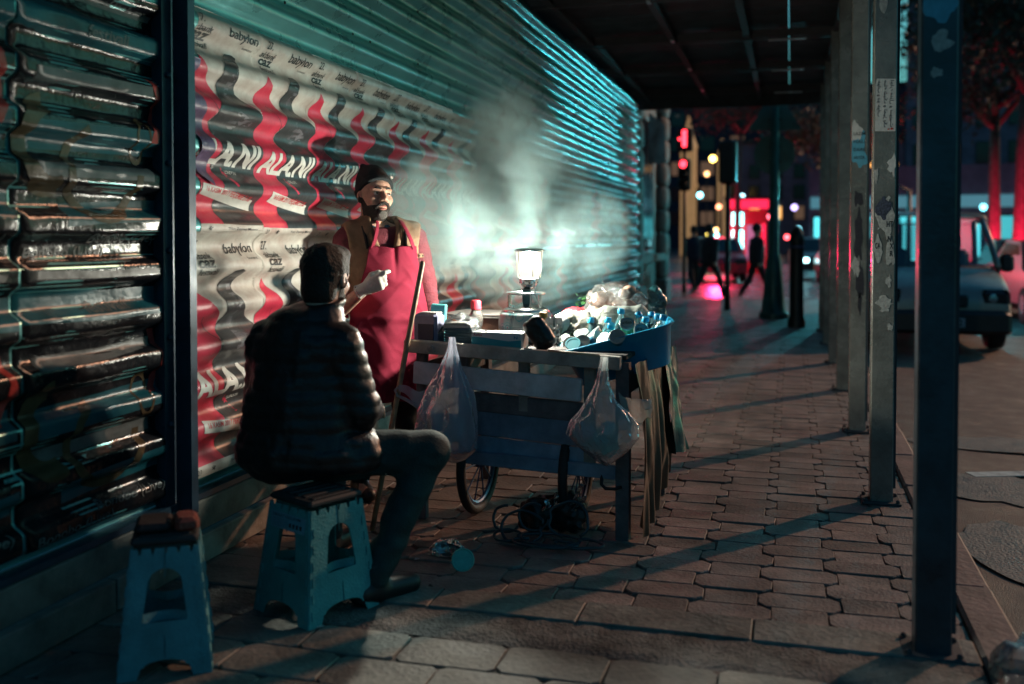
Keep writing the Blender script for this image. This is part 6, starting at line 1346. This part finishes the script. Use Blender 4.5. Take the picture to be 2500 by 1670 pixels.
b = MB(); b.rbox((0, 1.15, 1.02), (1.6, .40, .10), .04); b.build('dashboard', blk_p, van); b = MB(); b.tube([(-.38 + .18 * math.cos(a), 1.36 - .10 * math.sin(a), 1.16 + .15 * math.sin(a)) for a in np.linspace(0, 6.283, 22)], .015, 6, cap=False); b.build('steering_wheel', blk_p, van, smooth=True); b = MB(); b.box((0, 2.4, .30), (1.68, 3.7, .06)); b.build('floor_pan', blk_p, van)
for s in (-1, 1): b = MB(); b.tube([(s * .3, .80, 1.07), (s * .3 + .35, .93, 1.18)], .008, 5); b.build('wiper', blk_p, van)
# ---- lit shop front far across the road, street lamp with a cyan-white head
def lamp_post(label, loc, h, col, es, watt, arm=.6, r=.16):
    p = T('street_lamp', label, 'street lamp', loc, 0, 'street lamps'); b = MB(); b.lathe([(.10, 0), (.08, .5), (.055, h)], 12); b.tube([(0, 0, h - .05), (-arm * .5, 0, h + .12), (-arm, 0, h + .14)], .035, 8); b.build('post', dark_m, p, smooth=True)
    b = MB(); b.lathe([(0, -r), (r * .7, -r * .7), (r, 0), (r * .7, r * .7), (0, r)], 16, (-arm, 0, h - .05)); b.build('lamp_head', emis('lamp_%d' % int(es * 100 + watt), col, es), p, smooth=True)
    if watt:
        l = bpy.data.lights.new('street_light', 'SPOT'); l.energy = watt; l.color = col; l.shadow_soft_size = r; l.spot_size = R_(64); l.spot_blend = .5; o = bpy.data.objects.new('street_light', l); COL.objects.link(o); o.parent = p; o.location = (-arm, -r * 1.3, h - .05)
        o.rotation_euler = Vector((-.34, -1, -.01)).to_track_quat('-Z', 'Y').to_euler()
    return p
lamp_post('street lamp with a cyan white head above the parked van', (3.15, 29.0, -.11), 2.75, (.12, .85, 1), 30, 1150, .6, .17)
lamp_post('street lamp with a small yellow head far beyond the crossing', (-3.9, 58.0, -.11), 6.0, (1, .62, .12), 14, 0, .5, .19)
shop = T('shop_front', 'row of bright cyan lit shop windows far behind the van', 'shop', (5.2, 44, -.11), R_(-8))
b = MB(); b.box((0, 1.5, 2.2), (9, 3, 4.4)); b.build('wall', dwl_m, shop)
for k in range(5):
    b = MB(); b.box((-3.6 + 1.75 * k, -.03, 1.35), (1.45, .08, 2.0)); f = b.build('window', dark_m, shop); b = MB(); b.box((-3.6 + 1.75 * k, -.08, 1.35), (1.30, .02, 1.85)); b.build('pane', emis('shop_cyan', (.10, .75, .85), (2.6, 1.6, 3.0, 1.2, 2.2)[k]) if False else emis('shop_cyan%d' % (k % 3), (.10, .72, .82), (1.5, .6, 1.0)[k % 3]), f)
b = MB(); b.box((0, -.1, 2.9), (8.8, .1, .5)); b.build('sign_board', emis('shop_sign', (.12, .35, .45), .5), shop)
# ---- far buildings with lit windows
def block(label, loc, rz, w, d, h, cols, seed, nx, nz, lit=.35, z0=4, wm=None):
    t = T('apartment_building', label, 'building', loc, rz, 'dark buildings behind the crossing'); b = MB(); b.box((0, d / 2, h / 2), (w, d, h)); b.build('wall', wm or dwl_m, t); r = random.Random(seed)
    b = MB(); b.box((0, d / 2, h + .15), (w + .5, d + .5, .3)); b.build('roof', dark_m, t)
    for i in range(nx):
        for k in range(nz):
            x = -w / 2 + w * (i + .5) / nx; z = z0 + (h - z0 - 1.5) * (k + .5) / nz; b = MB(); b.box((x, -.04, z), (w / nx * .52, .08, (h - z0) / nz * .55)); f = b.build('window', dark_m, t)
            b = MB(); b.box((x, -.09, z), (w / nx * .44, .02, (h - z0) / nz * .48)); b.build('pane', r.choice(cols) if r.random() < lit else win_m, f)
    return t
wa, wb, wc, wd_ = emis('win_amber', (1, .45, .12), 1.3), emis('win_cyan', (.2, .85, 1), 1.4), emis('win_dim', (.5, .3, .2), .18), emis('win_pink', (.9, .15, .35), .6)
block('dark apartment block closing the end of the street on the left', (-15.5, 66, -.1), R_(6), 9, 8, 11, (wa, wc, wc, wb), 1, 6, 4, .5, 2)
block('dark wide block behind the kiosk at the end of the street', (1.5, 82, -.1), 0, 14, 9, 9, (wc, wa, wb, wc), 2, 8, 3, .45, 2.5)
block('tall dark block beyond the trees behind the van', (12.5, 62, -.1), R_(-14), 12, 10, 20, (wc, wb, wd_, wc), 3, 7, 7, .3, 3)
block('dark block across the road near the right edge of the picture', (27, 80, -.1), R_(-30), 12, 10, 16, (wc, wd_, wc, wb), 4, 6, 6, .25, 3)
bk = block('long dark row of houses closing off the far end of the street', (-4, 108, -.1), 0, 70, 8, 17, (wc, wc, wa, wb), 9, 22, 5, .3, 2, mat('facade_violet', (.030, .024, .042), .9, var=.3, scale=.4))  # added to hide bright sky; murky sky tone put into its walls
tw = T('lit_tower', 'distant floodlit stone tower with a pointed top', 'tower', (-7.4, 74, -.1)); fl_m = mat('floodlit_stone', (.42, .30, .18), .8, var=.3, scale=1, emit=(1, .55, .22), es=.22)  # floodlighting put in as a glow of the stone itself
b = MB(); b.box((0, 0, 4.0), (1.1, 1.1, 8.0)); b.box((0, 0, 5.2), (1.3, 1.3, .3)); b.build('shaft', fl_m, tw); b = MB(); b.lathe([(.7, 8.0), (.35, 9.0), (.05, 10.4), (0, 10.4)], 8); b.build('spire', fl_m, tw)
tw2 = T('lit_tower', 'second slim floodlit tower right of the pointed one', 'tower', (-4.9, 74, -.1)); b = MB(); b.box((0, 0, 3.6), (.7, .7, 7.2)); b.build('shaft', fl_m, tw2); b = MB(); b.lathe([(.42, 7.2), (.1, 8.6), (0, 8.6)], 8); b.build('spire', fl_m, tw2)
# small far lamps on low posts: shop and car lights melting into discs
LB = [(-2.62, 44, 2.85, (.25, .85, 1), 9, 'bright cyan sign box', .16), (-2.35, 46, 2.3, (.35, .9, 1), 8, 'cyan white lamp', .15), (-2.0, 46, 2.35, (.30, .85, 1), 7, 'small cyan lamp', .13), (-3.4, 47, 1.75, (1, .55, .2), 7, 'orange lamp', .14), (-3.75, 47, 1.55, (.95, .75, .15), 6, 'yellow lamp', .14), (-3.15, 44, 1.5, (.25, .9, 1), 7, 'low cyan lamp', .13),
      (-4.6, 52, 3.6, (.25, .85, 1), 8, 'high cyan lamp on the left', .2), (-3.9, 56, 3.1, (.9, .3, .15), 6, 'reddish orange lamp', .2), (-4.9, 60, 5.2, (1, .5, .2), 5, 'orange lamp below the towers', .2), (-1.2, 60, 2.6, (1, .1, .15), 8, 'red lamp behind the kiosk', .2), (-.2, 55, 1.4, (1, .08, .1), 8, 'red lamp right of the sign post', .18), (.2, 62, 3.2, (.5, .4, .9), 4, 'violet lamp', .25), (-2.9, 62, 3.9, (.45, .85, 1), 5, 'pale cyan lamp', .22),
      (.35, 50, 1.8, (.3, .85, 1), 8, 'cyan lamp right of the sign post', .16), (.75, 44, 1.15, (.3, .9, 1), 9, 'bright low cyan lamp by the columns', .16), (-.9, 50, 4.6, (.9, .5, .2), 4, 'dim orange lamp', .18), (7.3, 42, 2.6, (.2, .8, .95), 5, 'cyan lamp at the far right', .18), (8.2, 47, 1.9, (1, .65, .15), 6, 'yellow shop lamp at the far right', .2), (7.5, 46, 1.9, (1, .6, .12), 6, 'second yellow shop lamp at the far right', .2)]
for x, y, z, c, s, nm, r in LB:
    r *= .72
    p = T('lamp', nm + ' glowing in the distance', 'lamp', (x, y, -.11), 0, 'far lamps'); b = MB(); b.lathe([(.04, 0), (.03, z - r)], 8); b.build('post', dark_m, p); b = MB(); b.lathe([(r * math.sin(a), z - r * math.cos(a)) for a in np.linspace(0, math.pi, 8)], 12); b.build('bulb', emis('far_%s' % nm.replace(' ', '_'), c, s), p, smooth=True)
# ---- trees
bark_m = mat('bark', (.12, .075, .065), .85, var=.4, scale=9, bump=.8, bscale=14)
def leaf_mat(name, c): return mat(name, c, .6, var=.5, scale=2.5)
def tree(label, loc, h, crown, m, seed, lean=(0, 0), tr=.16, n=4200, limbs=6):
    t = T('tree', label, 'tree', loc, 0, 'street trees'); r = random.Random(seed); b = MB(); top = Vector((lean[0] * h, lean[1] * h, h))
    b.tube([(0, 0, -.1), top * .3 + Vector((.05, 0, 0)), top * .6, top], [tr * 1.25, tr, tr * .85, tr * .6], 10)
    ends = []
    for k in range(limbs):
        a = 2 * math.pi * k / limbs + r.uniform(-.4, .4); l = crown * r.uniform(.6, .95); p0 = top * r.uniform(.78, 1); d = Vector((math.cos(a), math.sin(a), r.uniform(.5, 1.1))) * l; b.tube([p0, p0 + d * .5 + Vector((0, 0, .1)), p0 + d], [tr * .5, tr * .3, tr * .08], 7); ends += [p0 + d * .6, p0 + d, p0 + d * .85 + Vector((r.uniform(-.5, .5), r.uniform(-.5, .5), .3))]
        for j in range(2): q = p0 + d * r.uniform(.4, .8); e = q + Vector((r.uniform(-1, 1), r.uniform(-1, 1), r.uniform(.1, .8))) * crown * .4; b.tube([q, e], [tr * .2, tr * .04], 5); ends.append(e)
    b.build('trunk', bark_m, t, smooth=True)
    rg = np.random.default_rng(seed); E = np.array([tuple(e) for e in ends]); c = E[rg.integers(0, len(E), n)] + rg.normal(0, crown * .17, (n, 3)); s = rg.uniform(.05, .12, n)
    u = rg.normal(0, 1, (n, 3)); u /= np.linalg.norm(u, axis=1)[:, None]; v = np.cross(u, rg.normal(0, 1, (n, 3))); v /= np.linalg.norm(v, axis=1)[:, None]
    V = np.stack([c - u * s[:, None], c - v * s[:, None] * .5, c + u * s[:, None], c + v * s[:, None] * .5], 1).reshape(-1, 3)
    me = bpy.data.meshes.new('crown'); me.from_pydata(V.tolist(), [], [(4 * i, 4 * i + 1, 4 * i + 2, 4 * i + 3) for i in range(n)]); mesh_obj('crown', me, m, t); return t
lf1, lf2, lf3 = leaf_mat('leaf_dark', (.035, .05, .03)), leaf_mat('leaf_brown', (.11, .07, .03)), leaf_mat('leaf_olive', (.06, .06, .03))
tree('tree with a leaning red lit trunk behind the van, nearer of the two', (4.55, 22.6, -.12), 5.4, 2.5, lf1, 11, (.04, 0), .17, 7000, 8)
tree('tree with a straight red lit trunk behind the van, farther of the two', (5.35, 29.5, -.12), 5.6, 2.4, lf1, 12, (.01, 0), .17, 6000, 8)
tree('dark tree overhanging the stone building beyond the hoarding', (-4.3, 22.6, -.1), 4.9, 1.6, lf1, 13, (.05, 0), .14, 5200, 7)
tree('brown leaved tree behind the sign post and columns', (1.6, 33, -.1), 4.2, 1.7, lf2, 14, (-.02, 0), .13, 3200, 6)
tree('tree with reddish branches beyond the red traffic light', (-2.1, 38, -.1), 5.6, 1.9, lf3, 15, (.05, 0), .12, 2600, 6)
tree('tall dark tree at the far right beside the road', (7.6, 27, -.1), 6.0, 2.8, lf1, 16, (0, 0), .2, 6000, 8)
# ---- free red spots added to redden the trunks and the crossing
for nm, loc, e in (('tail_glow', (4.45, 21.6, .75), 420), ('tail_glow', (5.35, 28.4, .75), 420), ('tail_glow', (-2.2, 30.6, .7), 600)):
    l = bpy.data.lights.new(nm, 'SPOT'); l.energy = e; l.color = (1, .02, .10); l.shadow_soft_size = .15; l.spot_size = R_(95); l.spot_blend = .6; o = bpy.data.objects.new(nm, l); COL.objects.link(o); o.location = loc
    o.rotation_euler = Vector((.15, 1, .75) if loc[0] > 0 else (0, -1, -.75)).to_track_quat('-Z', 'Y').to_euler()
